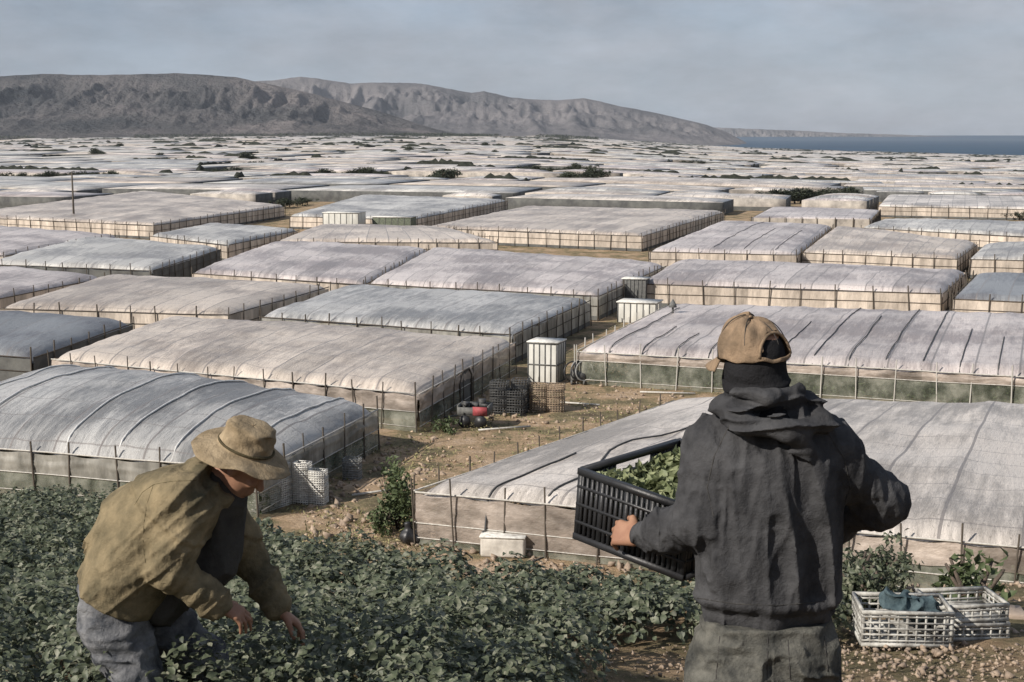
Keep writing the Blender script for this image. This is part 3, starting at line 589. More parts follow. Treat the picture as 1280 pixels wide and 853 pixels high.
def hand(wrist, fwd, palm, thumbside, curl=.5, s=1.0, spread=.012):
    """prims of a hand: fwd = towards knuckles, palm = palm-facing normal, thumbside = unit vector to the thumb edge"""
    f = Vector(fwd).normalized(); n = (Vector(palm)-f*Vector(palm).dot(f)).normalized(); t = f.cross(n); t = t if t.dot(Vector(thumbside)) > 0 else -t
    w = Vector(wrist); P = []
    kn = []
    for i, (off, ln) in enumerate(((.030, .078), (.010, .086), (-.011, .080), (-.031, .064))):
        k = w+(f*(.088-.005*abs(i-1))+t*off)*s; kn.append((k, ln)); P.append(C(w+t*off*.55*s+f*.01, k, .016*s, .0125*s, .014))
    for i, (k, ln) in enumerate(kn):
        cu = curl*(1+.12*i); d = f.copy(); p0 = k
        for seg, fr in enumerate((.45, .32, .27)):
            a = cu*(.75, 1.1, .7)[seg]; ang = a
            d = (d*math.cos(ang)+n*math.sin(ang)).normalized(); sp_ = t*((1.5-i)*spread*.6)
            p1 = p0+d*ln*fr*s+sp_*s*.3; P.append(C(p0, p1, (.0098-.001*seg)*s, (.0092-.0012*seg)*s, .004)); p0 = p1
    b = w+(f*.025+t*.028)*s; m1 = b+(f*.030+t*.028+n*.014)*s; m2 = m1+(f*.028+t*.006+n*.018)*s; m3 = m2+(f*.02-t*.004+n*.014)*s
    P += [C(b, m1, .016*s, .0125*s, .01), C(m1, m2, .0115*s, .0105*s, .006), C(m2, m3, .0105*s, .0085*s, .005)]
    return P
def basis(fw, up):
    f = Vector(fw).normalized(); u = (Vector(up)-f*Vector(up).dot(f)).normalized(); r = f.cross(u); return f, u, r   # face, crown, right ear
def head_prims(c, fw, up):
    f, u, r = basis(fw, up); c = Vector(c); R = [[r[i], f[i], u[i]] for i in range(3)]; E = lambda a, b, z, rad: ('e', tuple(c+r*a+f*b+u*z), R, rad)
    P = [E(0, -.012, .03, (.076, .095, .088)), E(0, .018, -.035, (.060, .070, .078)), E(0, .05, -.085, (.030, .030, .024)),
         E(0, .082, .025, (.045, .014, .012)), C(c+f*.082+u*.012, c+f*.108-u*.022, .010, .015), E(.032, .075, -.018, (.022, .016, .016)), E(-.032, .075, -.018, (.022, .016, .016)),
         E(0, .083, -.050, (.024, .012, .008)), E(0, .081, -.064, (.022, .011, .008)), E(.078, -.005, -.005, (.010, .020, .032)), E(-.078, -.005, -.005, (.010, .020, .032))]
    return P, f, u, r
skin = mat('skin', (.34, .19, .12), (.24, .12, .075), scale=9, rough=.6, bump=.25, bscale=60, spec=.35, bdist=.004)
def cloth(name, c1, c2, weave=260, rough=.95, wear=3, lo=.35, hi=.65):
    return mat(name, c1, c2, scale=wear, rough=rough, bump=1.0, bscale=weave*.25, spec=.08, bdist=.011, lo=lo, hi=hi, detail=12)
hoodie_m = cloth('charcoal_fleece', (.072, .072, .075), (.030, .030, .032), 90, wear=7)
jeans_m = cloth('faded_denim', (.155, .15, .13), (.028, .03, .03), 220, wear=9)
jeans2_m = cloth('pale_denim', (.24, .24, .245), (.05, .055, .065), 220, wear=11)
jacket_m = cloth('olive_canvas', (.27, .215, .13), (.09, .078, .05), 160, wear=6)
shirt_m = cloth('dark_shirt', (.085, .08, .072), (.035, .034, .033), 160)
cap_m = cloth('tan_cap', (.31, .22, .145), (.15, .11, .075), 150, wear=12)
hat_m = cloth('straw_coloured_cotton', (.37, .29, .19), (.17, .13, .08), 150, wear=10)
black_m = cloth('black_knit', (.022, .022, .024), (.012, .012, .013), 120)
boot_m = mat('boot_leather', (.08, .06, .04), (.04, .03, .02), rough=.6)
seam_m = cloth('stitching', (.07, .065, .06), (.04, .04, .04), 100)
# ---- the standing man
gz = G(.83, 4.45)
man = empty('person', (.83, 4.45, gz))
tag(man, 'standing man seen from behind in charcoal hoodie and tan cap, holding a crate', 'person')
hc = J(943, 452, 4.42); HF = Vector((-.56, .82, -.12)); HU = Vector((-.05, .02, 1))
hp, hf, hu, hr = head_prims(hc, HF, HU)
nb = J(966, 520, 4.42); shL = J(893, 566, 4.44); shR = J(1050, 580, 4.44); elL = J(872, 655, 4.40); wrL = J(796, 670, 4.615); elR = J(1103, 628, 4.50); wrR = J(1020, 655, 4.80)
hip = J(957, 815, 4.43); chest = J(966, 600, 4.43)
fL = Vector((.70, 4.47, G(.70, 4.47))); fR = Vector((1.00, 4.40, G(1.0, 4.40)))
hL = hip+Vector((-.10, 0, -.02)); hR = hip+Vector((.10, 0, -.02)); kL = Vector((.655, 4.43, gz+.50)); kR = Vector((.985, 4.42, gz+.49))
# crate frame (top corner L, near face along ea, away along eb, down ec)
cL = J(723, 585, 4.85); cN = J(862, 634, 4.52)
ea = (cN-cL); AL = ea.length; ea = ea.normalized(); eb = Vector((.84, .54, .0)); eb = (eb-ea*eb.dot(ea)).normalized(); ec = ea.cross(eb); ec = ec if ec.z < 0 else -ec
BL = .58; CH = .262
hw = J(797, 671, 4.60); fwdh = (J(762, 663, 4.69)-hw)
handL = hand(hw, fwdh, Vector((.15, 1, -.55)), Vector((0, 0, 1)), curl=.75, s=1.08)
handR = hand(J(1002, 664, 4.74), Vector((-1, .35, -.2)), Vector((0, .9, -.3)), Vector((0, 0, 1)), curl=.6)
wrR = J(1002, 664, 4.74)
elR2 = J(1103, 628, 4.52)
bp_ = hp+[C(hc-hu*.06-hf*.01, nb, .056, .062), C(nb, chest, .06, .085, .03), C(chest, hip+Vector((0, 0, .03)), .09, .07, .03), C(nb, shL, .06, .06, .04), C(nb, shR, .06, .06, .04),
      C(shL, elL, .052, .042), C(elL, hw, .040, .027), C(shR, elR2, .052, .042), C(elR2, wrR, .040, .027), C(hL, kL, .075, .055), C(kL, fL+Vector((0, 0, .1)), .052, .036), C(hR, kR, .075, .055), C(kR, fR+Vector((0, 0, .1)), .052, .036),
      C(fL+Vector((0, 0, .06)), fL+Vector((-.02, .12, .04)), .035, .03), C(fR+Vector((0, 0, .06)), fR+Vector((.01, .12, .04)), .035, .03)]+handL+handR
sdf_mesh('body', lambda p: union(p, bp_, .015), (.2, 4.0, gz-.02), (1.45, 5.25, gz+1.82), .0062, skin, man)
def zpx(py, Y=4.45): return J(640, py, Y).z
def hoodie(p):
    cols = [C(J(921, 590, 4.43), J(917, 755, 4.44), .112, .112), C(J(1012, 590, 4.43), J(1000, 755, 4.44), .112, .108), C(J(966, 580, 4.42), J(960, 755, 4.43), .125, .125), C(J(960, 700, 4.50), J(960, 755, 4.50), .11, .11)]
    d = union(p, cols, .05)
    sh = [C(J(902, 560, 4.44), J(1042, 560, 4.44), .082, .082), C(J(962, 520, 4.42), J(905, 552, 4.44), .075, .078), C(J(968, 520, 4.42), J(1040, 552, 4.44), .075, .078)]
    d = smin(d, union(p, sh, .05), .05)
    aL = union(p, [C(shL, elL, .086, .072), C(elL, lerp(elL, hw, .5), .066, .060), C(lerp(elL, hw, .5), lerp(elL, hw, .84), .058, .046), C(lerp(elL, hw, .84), lerp(elL, hw, .93), .040, .038, .006)], .02)
    aR = union(p, [C(shR, elR2, .076, .066), C(elR2, lerp(elR2, wrR, .6), .070, .064), C(lerp(elR2, wrR, .6), lerp(elR2, wrR, .9), .06, .048)], .05)
    # creases: rings across the elbows and pulled folds down the back
    vL = (lerp(elL, hw, .9)-elL).normalized(); tL = (p-np.array(elL))@np.array(vL); aL = aL-.007*np.abs(np.sin(tL*75+6*vn(p*9)))*np.exp(-((tL-.12)/.12)**2)
    aR = aR-.0025*np.abs(np.sin(((p-np.array(elR2))@np.array((.4, 0, .9)))*60+5*vn(p*8)))*np.exp(-(np.linalg.norm(p-np.array(elR2), axis=1)/.13)**2)
    tf = folds(p, 3.4, .022, (1.8, 1.2, .40), 3.1)*np.clip((p[:, 2]-zpx(750))/.06+.25, .25, 1)+folds(p+np.array((0, 0, 1))*p[:, 0:1]*.6, 7.0, .012, (1.8, 1.2, .45), 9.4)
    af = folds(p, 8, .009, (1.1, 1.1, 1.1), 4.4)+folds(p, 17, .0045, (1, 1, 1), 1.4)
    d = d+tf; d = smin(d, aL+af, .045); d = smin(d, aR+af, .05)
    # waistband gathered in
    zh = zpx(762); band = np.clip((zpx(748)-p[:, 2])/.02, 0, 1); d = d+.016*band-.012*np.exp(-((p[:, 2]-zpx(742))/.018)**2)*(.8+.12*np.sin(p[:, 0]*60))
    d = d+folds(p-np.array((0, 0, 1))*p[:, 0:1]*.7, 13, .006, (1.5, 1.0, .45), 2.2)+folds(p, 26, .0022, (1, 1, .6), 5.2)
    d = smax(d, zpx(786)-p[:, 2]+(p[:, 0]-.8)*.12, .012)
    d = smax(d, -(np.linalg.norm((p-np.array(nb+Vector((-.01, .02, .05))))*np.array((1, 1, .5)), axis=1)-.070), .02)
    hd = [C(J(905, 508, 4.40), J(930, 528, 4.305), .030, .036), C(J(930, 528, 4.305), J(985, 540, 4.275), .030, .036), C(J(985, 540, 4.275), J(1030, 528, 4.34), .038, .030), C(J(1030, 528, 4.34), J(1010, 500, 4.42), .036, .028),
          C(J(905, 508, 4.40), J(925, 500, 4.49), .030, .028), C(J(925, 500, 4.49), J(985, 496, 4.50), .028, .028), C(J(985, 496, 4.5), J(1010, 500, 4.42), .028, .028), C(J(1000, 548, 4.29), J(1022, 572, 4.31), .038, .018), C(J(945, 505, 4.34), J(990, 500, 4.36), .030, .036)]
    e = union(p, hd, .03)+folds(p, 9, .016, (1, 1, 2.6), 4)
    hd2 = union(p, [C(J(920, 490, 4.36), J(960, 497, 4.30), .018, .022), C(J(960, 497, 4.30), J(1000, 488, 4.36), .022, .02)], .012)+folds(p, 12, .006, (1, 1, 2), 1)
    return smin(smin(d, e, .010), hd2, .008)
sdf_mesh('hoodie', hoodie, (.3, 4.05, zpx(800)), (1.45, 5.25, gz+1.75), .0052, hoodie_m, man, relax=0)
pk = MB()
def jeansf(p):
    d = union(p, [C(hip+Vector((-.085, 0, .10)), hL+Vector((-.02, 0, -.05)), .115, .118), C(hip+Vector((.085, 0, .10)), hR+Vector((.02, 0, -.05)), .115, .118), C(hL+Vector((-.03, 0, -.05)), kL, .115, .082), C(hR+Vector((.01, 0, -.05)), kR, .112, .082), C(kL, fL+Vector((0, 0, .10)), .080, .070), C(kR, fR+Vector((0, 0, .10)), .080, .070),
        C(hip+Vector((0, 0, .10)), hip+Vector((0, 0, -.08)), .115, .09), C(hip+Vector((-.06, -.05, -.02)), hip+Vector((-.07, -.04, -.1)), .10, .09), C(hip+Vector((.06, -.05, -.02)), hip+Vector((.07, -.04, -.1)), .10, .09)], .035)
    d = d+folds(p, 7, .016, (1, 1, 2.2), 6)+folds(p, 17, .006, (1, 1, 1.6), 2)
    for sx in (-1, 1):
        bx_ = np.abs(p[:, 0]-(hip.x+sx*.098))-.062; bz_ = np.abs(p[:, 2]-(hip.z-.045))-.072-.012*(1-np.abs(p[:, 0]-(hip.x+sx*.098))/.062)*(p[:, 2] < hip.z-.05); pm_ = np.clip(-np.maximum(bx_, bz_)/.004, 0, 1)*(p[:, 1] < hip.y); d = d-.0045*pm_
    zb = hip.z+.085; d = d-.004*np.exp(-((p[:, 0]-hip.x+.0)/.004)**2)*(p[:, 1] < hip.y)-.006*np.exp(-((p[:, 2]-zb+.03)/.018)**2)
    return smax(smax(d, p[:, 2]-zb-.03, .008), (gz+.06)-p[:, 2], .01)
sdf_mesh('jeans', jeansf, (.4, 4.1, gz), (1.25, 4.75, hip.z+.16), .0055, jeans_m, man, relax=0)
for ft in (fL, fR):
    sdf_mesh('boot', lambda p, ft=ft: smax(union(p, [C(ft+Vector((0, -.03, .06)), ft+Vector((0, .16, .045)), .055, .045), C(ft+Vector((0, -.01, .06)), ft+Vector((0, -.01, .14)), .05, .052)], .03), ft.z+.005-p[:, 2], .006), ft-Vector((.14, .2, .03)), ft+Vector((.14, .3, .26)), .009, boot_m, man)
nk = lambda p: smax(union(p, [C(hc-hu*.02-hf*.005, nb+Vector((0, -.01, -.01)), .092, .078), ('e', tuple(hc+hf*.02-hu*.05), [[hr[i], hf[i], hu[i]] for i in range(3)], (.082, .095, .085)), ('e', tuple(hc-hf*.012+hu*.03), [[hr[i], hf[i], hu[i]] for i in range(3)], (.078, .096, .084)), C(hc+hf*.07-hu*.03, hc+hf*.10-hu*.04, .03, .022)], .03)+folds(p, 12, .009, (.8, .8, 2.6), 7)*np.clip((hc.z-.03-p[:, 2])/.03, 0, 1), (p-np.array(hc))@np.array(hu)-.11, .006)
sdf_mesh('neck_cover', nk, hc-Vector((.2, .2, .28)), hc+Vector((.2, .2, .12)), .005, black_m, man)
def cap(parent, c, f, u, r, m):
    R = Matrix((r, f, u)).transposed(); c = Vector(c); a, b, h_ = .105, .120, .130; n, k = 48, 14; V = []; F = []
    for j in range(k+1):
        th = j/k*math.pi/2
        for i in range(n):
            ph = 2*math.pi*i/n; sm = 1+.012*math.cos(ph*6)**8-.01; wob = .004*math.sin(5*ph+3*th)+.003*math.sin(11*ph-4*th)
            V.append(c+R @ Vector(((a+wob)*math.cos(ph)*math.cos(th)**.8*sm, (b+wob)*math.sin(ph)*math.cos(th)**.8*sm, h_*math.sin(th)**1.0+wob-.018+.012*math.sin(ph))))
    for j in range(k):
        for i in range(n):
            ph = 2*math.pi*(i+.5)/n; dph = ((ph-1.5*math.pi+math.pi) % (2*math.pi))-math.pi
            if (dph/.60)**2+((j-.5)/6.2)**2 < 1 and j >= 1: continue
            F.append((j*n+i, j*n+(i+1) % n, (j+1)*n+(i+1) % n, (j+1)*n+i))
    o = mesh_np('cap', V, F, m, smooth=True); part(o, parent); md = o.modifiers.new('t', 'SOLIDIFY'); md.thickness = .004; ss = o.modifiers.new('s', 'SUBSURF'); ss.levels = ss.render_levels = 1
    V = []; F = []; N1, N2 = 20, 8
    for j in range(N2+1):
        for i in range(N1+1):
            ph = math.pi*(.14+.72*i/N1); rr = j/N2; ext = 1+.62*rr*math.sin(ph)**.7
            V.append(c+R @ Vector((a*math.cos(ph)*(1+.12*rr), b*math.sin(ph)*ext-.003, -.008-.030*rr*math.sin(ph)-.03*abs(math.cos(ph))**2*(.3+rr)+.002*math.sin(i*1.7)*rr)))
    for j in range(N2):
        for i in range(N1): F.append((j*(N1+1)+i, j*(N1+1)+i+1, (j+1)*(N1+1)+i+1, (j+1)*(N1+1)+i))
    bo = mesh_np('brim', V, F, m, smooth=True); bo.parent = o; bo.data.transform(parent.matrix_basis.inverted()); md = bo.modifiers.new('t', 'SOLIDIFY'); md.thickness = .005
    tr_ = MB(); pts = []
    for t_ in np.linspace(0, math.pi, 26):
        ph = 1.5*math.pi+.66*math.cos(t_); th = (1.0+5.8*math.sin(t_))/k*math.pi/2; pts.append(c+R @ Vector(((a+.002)*math.cos(ph)*math.cos(th)**.8, (b+.002)*math.sin(ph)*math.cos(th)**.8, h_*math.sin(th)-.018+.012*math.sin(ph))))
    tr_.tube(pts, .0055, 6); q_ = tr_.obj('trim', m, smooth=True); q_.parent = o; q_.data.transform(parent.matrix_basis.inverted())
    bt = MB(); top = c+u*(h_-.018); bt.tube([top-u*.004, top+u*.001, top+u*.004], [.007, .007, .003], 10); q_ = bt.obj('button', m); q_.parent = o; q_.data.transform(parent.matrix_basis.inverted())
    sm_ = MB()
    for s6 in range(6):
        ph = math.pi/6+s6*math.pi/3
        if s6 == 3 or s6 == 4: st = .42
        else: st = 0.02
        pts = []
        for th in np.linspace(st, 1.5, 16): pts.append(c+R @ Vector(((a+.0035)*math.cos(ph)*math.cos(th)**.8, (b+.0035)*math.sin(ph)*math.cos(th)**.8, (h_+.002)*math.sin(th)-.018+.012*math.sin(ph))))
        sm_.tube(pts, .0016, 4)
    q_ = sm_.obj('seam', seam_m); q_.parent = o; q_.data.transform(parent.matrix_basis.inverted())
    return o
cap(man, hc+hu*.030+hf*.002, hf, hu, hr, cap_m)
# jeans details: pocket outlines and belt loops drawn as stitched seams
def surf_y(px, py, Y0=4.25, fn=jeansf):
    r = ray(px, py); ts = np.linspace(4.0, 4.7, 350)[:, None]; P = r[None]*(ts/r[1])+np.array((0, 0, CAMZ)); d = fn(P); k = np.argmax(d < 0); return Vector(P[k]) if (d < 0).any() else J(px, py, 4.4)
st = MB()
for line in ([(985, 800), (988, 850), (1030, 860)], [(960, 790), (958, 880)], [(900, 795), (893, 870)], [(1030, 795), (1035, 840)]):
    pts = []
    for (x0, y0), (x1, y1) in zip(line[:-1], line[1:]):
        for t in np.linspace(0, 1, 12): pts.append(surf_y(x0+(x1-x0)*t, y0+(y1-y0)*t)-Vector((0, .0005, 0)))
    st.tube(pts, .0022, 4); part(st.obj('seam', seam_m), man); st = MB()
for line in ([(912, 532), (893, 570), (884, 610), (893, 650)], [(1034, 540), (1056, 575), (1063, 610), (1052, 640)], [(872, 748), (920, 755), (970, 757), (1035, 752)]):
    pts = []
    for (x0, y0), (x1, y1) in zip(line[:-1], line[1:]):
        for t in np.linspace(0, 1, 14, endpoint=False): pts.append(surf_y(x0+(x1-x0)*t, y0+(y1-y0)*t, fn=hoodie)-Vector((0, .0003, 0)))
    st = MB(); st.tube(pts, .0024, 4); part(st.obj('seam', seam_m), man)
# ---- the bent worker
gz2 = G(-1.42, 5.2)
w2 = empty('person', (-1.42, 5.2, gz2))
tag(w2, 'worker bending over the leafy crop in olive canvas jacket, pale jeans and floppy sun hat', 'person')
hd2 = J(301, 583, 5.17); F2 = Vector((.80, -.10, -.60)); U2 = Vector((.55, 0, .85))
hp2, f2, u2, r2 = head_prims(hd2, F2, U2)
nb2 = J(262, 603, 5.2); ch2 = J(226, 642, 5.2); hip2 = J(152, 752, 5.2)
sn = J(228, 628, 5.03); en = J(214, 712, 4.98); wn = J(273, 756, 5.05); sf = J(272, 632, 5.38); ef = J(312, 700, 5.44); wf = J(350, 764, 5.34)
hN = hip2+Vector((0, -.09, -.02)); hFr = hip2+Vector((.03, .09, -.02)); kn_ = Vector((hip2.x+.10, 5.06, gz2+.44)); kf = Vector((hip2.x+.27, 5.33, gz2+.46)); an = Vector((hip2.x-.02, 5.06, G(-1.4, 5.06))); af = Vector((hip2.x+.17, 5.36, G(-1.3, 5.36)))
hn = hand(wn, Vector((.9, .05, -.42)), Vector((-.1, .3, -1)), Vector((.2, .9, .2)), curl=.55)
hfr = hand(wf, Vector((.8, 0, -.6)), Vector((-.2, -.2, -1)), Vector((0, -.9, 0)), curl=.5)
bp2 = hp2+[C(hd2-u2*.05-f2*.03, nb2, .056, .062), C(nb2, ch2, .07, .10, .04), C(ch2, hip2, .11, .10, .04), C(nb2, sn, .06, .055, .04), C(nb2, sf, .06, .055, .04), C(sn, en, .052, .042), C(en, wn, .04, .027), C(sf, ef, .052, .042), C(ef, wf, .04, .027),
       C(hN, kn_, .075, .055), C(kn_, an+Vector((0, 0, .09)), .05, .036), C(hFr, kf, .075, .055), C(kf, af+Vector((0, 0, .09)), .05, .036), C(an+Vector((0, 0, .06)), an+Vector((.13, 0, .035)), .035, .03), C(af+Vector((0, 0, .06)), af+Vector((.13, 0, .035)), .035, .03)]+hn+hfr
sdf_mesh('body', lambda p: union(p, bp2, .015), (-2.0, 4.7, gz2-.02), (-.5, 5.7, gz2+1.6), .0064, skin, w2)
ax2 = (ch2-hip2).normalized()
h1, h2 = J(96, 716, 5.2), J(215, 772, 5.2); hv = (h2-h1).normalized(); hn2 = Vector((hv.z, 0, -hv.x)); hn2 = hn2 if hn2.dot(ax2) < 0 else -hn2
def jacket(p):
    d = union(p, [C(J(152, 742, 5.11), J(222, 640, 5.09), .150, .148), C(J(152, 742, 5.29), J(228, 640, 5.31), .150, .148), C(J(224, 638, 5.2), J(258, 606, 5.2), .165, .10), C(J(178, 665, 5.2), J(160, 705, 5.2), .16, .165), C(J(120, 745, 5.2), J(150, 745, 5.2), .11, .13)], .06)
    a1 = union(p, [C(sn, lerp(sn, en, .6), .098, .088), C(lerp(sn, en, .6), en, .088, .080), C(en, lerp(en, wn, .55), .076, .060), C(lerp(en, wn, .55), lerp(en, wn, .9), .058, .048)], .02)
    a2 = union(p, [C(sf, ef, .090, .072), C(ef, lerp(ef, wf, .9), .068, .046)], .02)
    v_ = np.array((wn-en).normalized()); t = (p-np.array(en))@v_; a1 = a1-.007*np.abs(np.sin(t*60+5*vn(p*8)))*np.exp(-((t-.03)/.10)**2)
    a1 = a1-.002*np.abs(np.sin(((p-np.array(sn))@np.array((.3, 0, -1)))*42+6*vn(p*7)))
    d = smin(d, a1, .018); d = smin(d, a2, .02)
    co = union(p, [C(J(247, 592, 5.10), J(268, 612, 5.08), .022, .022), C(J(247, 592, 5.10), J(243, 585, 5.2), .022, .022), C(J(243, 585, 5.2), J(252, 592, 5.3), .022, .022), C(J(268, 612, 5.08), J(285, 634, 5.12), .020, .014)], .015)
    d = smin(d, co, .012)
    # yoke seam across the shoulders, then the loose folds
    ys = (p-np.array(J(205, 640, 5.1)))@np.array(ax2); d = d-.005*np.exp(-((ys-.02)/.008)**2)+.004*np.exp(-((ys)/.008)**2)
    d = d+folds(p+p[:, [2, 0, 0]]*np.array((-.9, 0, 0)), 4.2, .020, (1.9, .6, .5), 2.2)+folds(p-p[:, [2, 0, 0]]*np.array((1.1, 0, 0)), 9, .0065, (1.9, .6, .5), 5.7)+folds(p, 21, .003, (1.3, 1, .6), 8)
    return smax(d, (p-np.array(h1))@np.array(hn2), .012)
sdf_mesh('jacket', jacket, (-2.0, 4.72, zpx(800, 5.2)), (-.7, 5.68, zpx(545, 5.2)), .0056, jacket_m, w2, relax=0)
def shirt(p):
    d = union(p, [C(J(262, 622, 5.2), J(258, 690, 5.2), .12, .11), C(J(255, 690, 5.2), J(205, 735, 5.2), .11, .13), C(J(276, 640, 5.2), J(276, 680, 5.2), .08, .06)], .05)
    d = d+folds(p, 8, .02, (1.6, 1, .35), 3)+folds(p, 20, .006, (1.5, 1, .4), 3); return smax(d, zpx(790, 5.2)-p[:, 2], .01)
def surf_y2(px, py, fn=jacket):
    r = ray(px, py); ts = np.linspace(4.75, 5.5, 380)[:, None]; P = r[None]*(ts/r[1])+np.array((0, 0, CAMZ)); d = fn(P); k = np.argmax(d < 0); return Vector(P[k]) if (d < 0).any() else None
st2 = MB()
seam2_m = cloth('jacket_stitching', (.11, .09, .05), (.06, .05, .03), 100)
for line in ([(168, 632), (178, 616), (192, 606), (215, 602), (245, 601)], [(192, 606), (184, 630), (180, 655), (179, 680), (182, 704)]):
    pts = []; L_ = np.array(line, float); tt = np.linspace(0, 1, 40); sx = np.interp(tt, np.linspace(0, 1, len(L_)), L_[:, 0]); sy = np.interp(tt, np.linspace(0, 1, len(L_)), L_[:, 1])
    for x_, y_ in zip(sx, sy):
        q_ = surf_y2(x_, y_)
        if q_ is not None and (not pts or (q_-pts[-1]).length < .06): pts.append(q_-Vector((0, .0002, 0)))
    if len(pts) > 3: st2 = MB(); st2.tube(pts, .0017, 4); part(st2.obj('seam', seam2_m), w2)
sdf_mesh('shirt', shirt, (-1.7, 4.9, zpx(800, 5.2)), (-.8, 5.5, zpx(590, 5.2)), .008, shirt_m, w2)
def jeans2(p):
    d = union(p, [C(hip2+Vector((-.01, -.07, .05)), hN+Vector((0, 0, -.05)), .125, .125), C(hip2+Vector((0, .07, .05)), hFr, .125, .12), C(hN+Vector((0, 0, -.03)), kn_, .122, .085), C(hFr, kf, .115, .085), C(kn_, an+Vector((0, 0, .08)), .083, .07), C(kf, af+Vector((0, 0, .08)), .083, .07)], .035)
    d = d+folds(p, 9, .010, (.9, .9, 1.9), 6)+folds(p, 19, .005, (.8, .8, 2.0), 2); return smax(smax(d, (p-np.array(hip2+ax2*.12))@np.array(ax2), .01), (gz2+.05)-p[:, 2], .01)
sdf_mesh('jeans', jeans2, (-1.9, 4.75, gz2-.02), (-.7, 5.6, gz2+1.1), .0078, jeans2_m, w2)
for ft in (an, af):
    sdf_mesh('boot', lambda p, ft=ft: smax(union(p, [C(ft+Vector((-.03, 0, .06)), ft+Vector((.16, 0, .045)), .055, .045), C(ft+Vector((-.01, 0, .06)), ft+Vector((-.01, 0, .14)), .05, .052)], .03), ft.z+.005-p[:, 2], .006), ft-Vector((.2, .14, .03)), ft+Vector((.3, .14, .26)), .009, boot_m, w2)
def sunhat(parent, c, f, u, r, m):
    R = Matrix((r, f, u)).transposed(); c = Vector(c); n = 64; V = []; F = []; prof = []
    for t in np.linspace(0, 1, 12): prof.append((.184-(.184-.098)*t, -.034+.034*t**.7, 1))           # brim
    for t in np.linspace(.1, 1, 8): prof.append((.098-.012*t, .085*t, 0))
    for t in np.linspace(.15, 1, 7): prof.append((.086*math.cos(t*math.pi/2)**.7+.0001, .085+.022*math.sin(t*math.pi/2), 0))
    for j, (rad, z, br) in enumerate(prof):
        for i in range(n):
            ph = 2*math.pi*i/n; k = max(0, (rad-.098)/.086)
            wv = k*(.016*math.sin(2*ph+.6)+.008*math.sin(5*ph+1)+.004*math.sin(9*ph)); rr = rad*(1+.02*math.sin(3*ph+j)*k)+(0 if br else .004*math.sin(7*ph+j*.9)+.003*math.sin(4*ph-j))
            dent = 0 if br else -.012*max(0, 1-rad/.09)*1.0
            V.append(c+R @ Vector((rr*math.cos(ph)*.96, rr*math.sin(ph)*1.06, z+wv+dent)))
    for j in range(len(prof)-1):
        for i in range(n): F.append((j*n+i, j*n+(i+1) % n, (j+1)*n+(i+1) % n, (j+1)*n+i))
    o = mesh_np('sun_hat', V, F, m, smooth=True); part(o, parent); md = o.modifiers.new('t', 'SOLIDIFY'); md.thickness = .004; ss = o.modifiers.new('s', 'SUBSURF'); ss.levels = ss.render_levels = 1
    b = MB(); b.tube([c+R @ Vector((.0985*math.cos(a)*.97, .0985*math.sin(a)*1.07, .012)) for a in np.linspace(0, 2*math.pi, 49)], .005, 6, cap=False); q_ = b.obj('hat_band', seam2_m); q_.parent = o; q_.data.transform(parent.matrix_basis.inverted())
sunhat(w2, J(305, 563, 5.17), f2*.9+Vector((0, 0, .0)), Vector((.30, -.14, .95)).normalized(), Vector((0, -1, 0)), hat_m) if False else None
_f, _u, _r = basis(Vector((.93, -.05, -.36)), Vector((.36, -.16, .92))); sunhat(w2, J(307, 560, 5.17), _f, _u, _r, hat_m)
# ------------------------------------------------------------------ crates
blackp = mat('black_plastic', (.028, .028, .03), (.016, .016, .017), scale=6, rough=.45, bump=.15, spec=.5)
whitep = mat('white_plastic', (.78, .77, .72), (.38, .36, .33), scale=5, rough=.6, bump=.2)
greyp = mat('grey_plastic', (.30, .30, .29), (.16, .16, .15), scale=5, rough=.6, bump=.2)
wornp = mat('worn_plastic', (.52, .51, .47), (.22, .21, .19), scale=9, rough=.7, bump=.3, lo=.42, hi=.6)
darkp = mat('dark_plastic', (.09, .09, .088), (.04, .04, .04), scale=5, rough=.6)
redp = mat('red_plastic', (.36, .07, .08), (.2, .05, .05), rough=.6)
def panel(w, h, rowsn, colsn, th, handle=False):
    """lattice panel in the xz plane, x 0..w, z 0..h"""
    b = MB(); bar = .012
    for i in range(rowsn+1):
        z = h*i/rowsn; hh = (.022 if i in (0, rowsn) else .010*(4 if th >= .03 else 1)); b.box((w/2, 0, min(max(z, hh/2), h-hh/2)), (w, th*(1.6 if i in (0, rowsn) else 1), hh))
    for i in range(colsn+1):
        x = w*i/colsn; ww = .02 if i in (0, colsn) else (.018 if i % 5 == 0 else .0115)*(3.0 if th >= .03 else 1)
        if handle and .32 < x/w < .68:
            b.box((min(max(x, ww/2), w-ww/2), 0, h*.36), (ww, th*.8, h*.72-.01))
        else: b.box((min(max(x, ww/2), w-ww/2), 0, h/2), (ww, th*.8, h-.02))
    return b
def crate(label, mtx, w, d, h, m, cat='crate', rowsn=4, colsn=15, group=None, name='crate', handle=False, th=.012):
    root = empty(name, (0, 0, 0)); root.matrix_basis = mtx; tag(root, label, cat, group)
    for k, (org, rz, ww) in enumerate((((0, th/2, 0), 0, w), ((w-th/2, th, 0), 90, d-2*th), ((0, d-th/2, 0), 0, w), ((th/2, th, 0), 90, d-2*th))):
        b = panel(ww, h, rowsn, max(4, int(colsn*ww/w)), th, handle and k in (1, 3)); o = b.obj('side_panel', m, root); o.matrix_local = Matrix.Translation(org) @ Matrix.Rotation(math.radians(rz), 4, 'Z')
    b = MB(); nb_ = 8
    for i in range(nb_): b.box((w*(i+.5)/nb_, d/2, .006), (w/nb_*.55, d-.03, .008))
    for i in range(5): b.box((w/2, d*(i+.5)/5, .012), (w-.03, d/5*.4, .006))
    b.obj('bottom', m, root); return root
mtx = Matrix.Identity(4)
org = cL+ec*CH
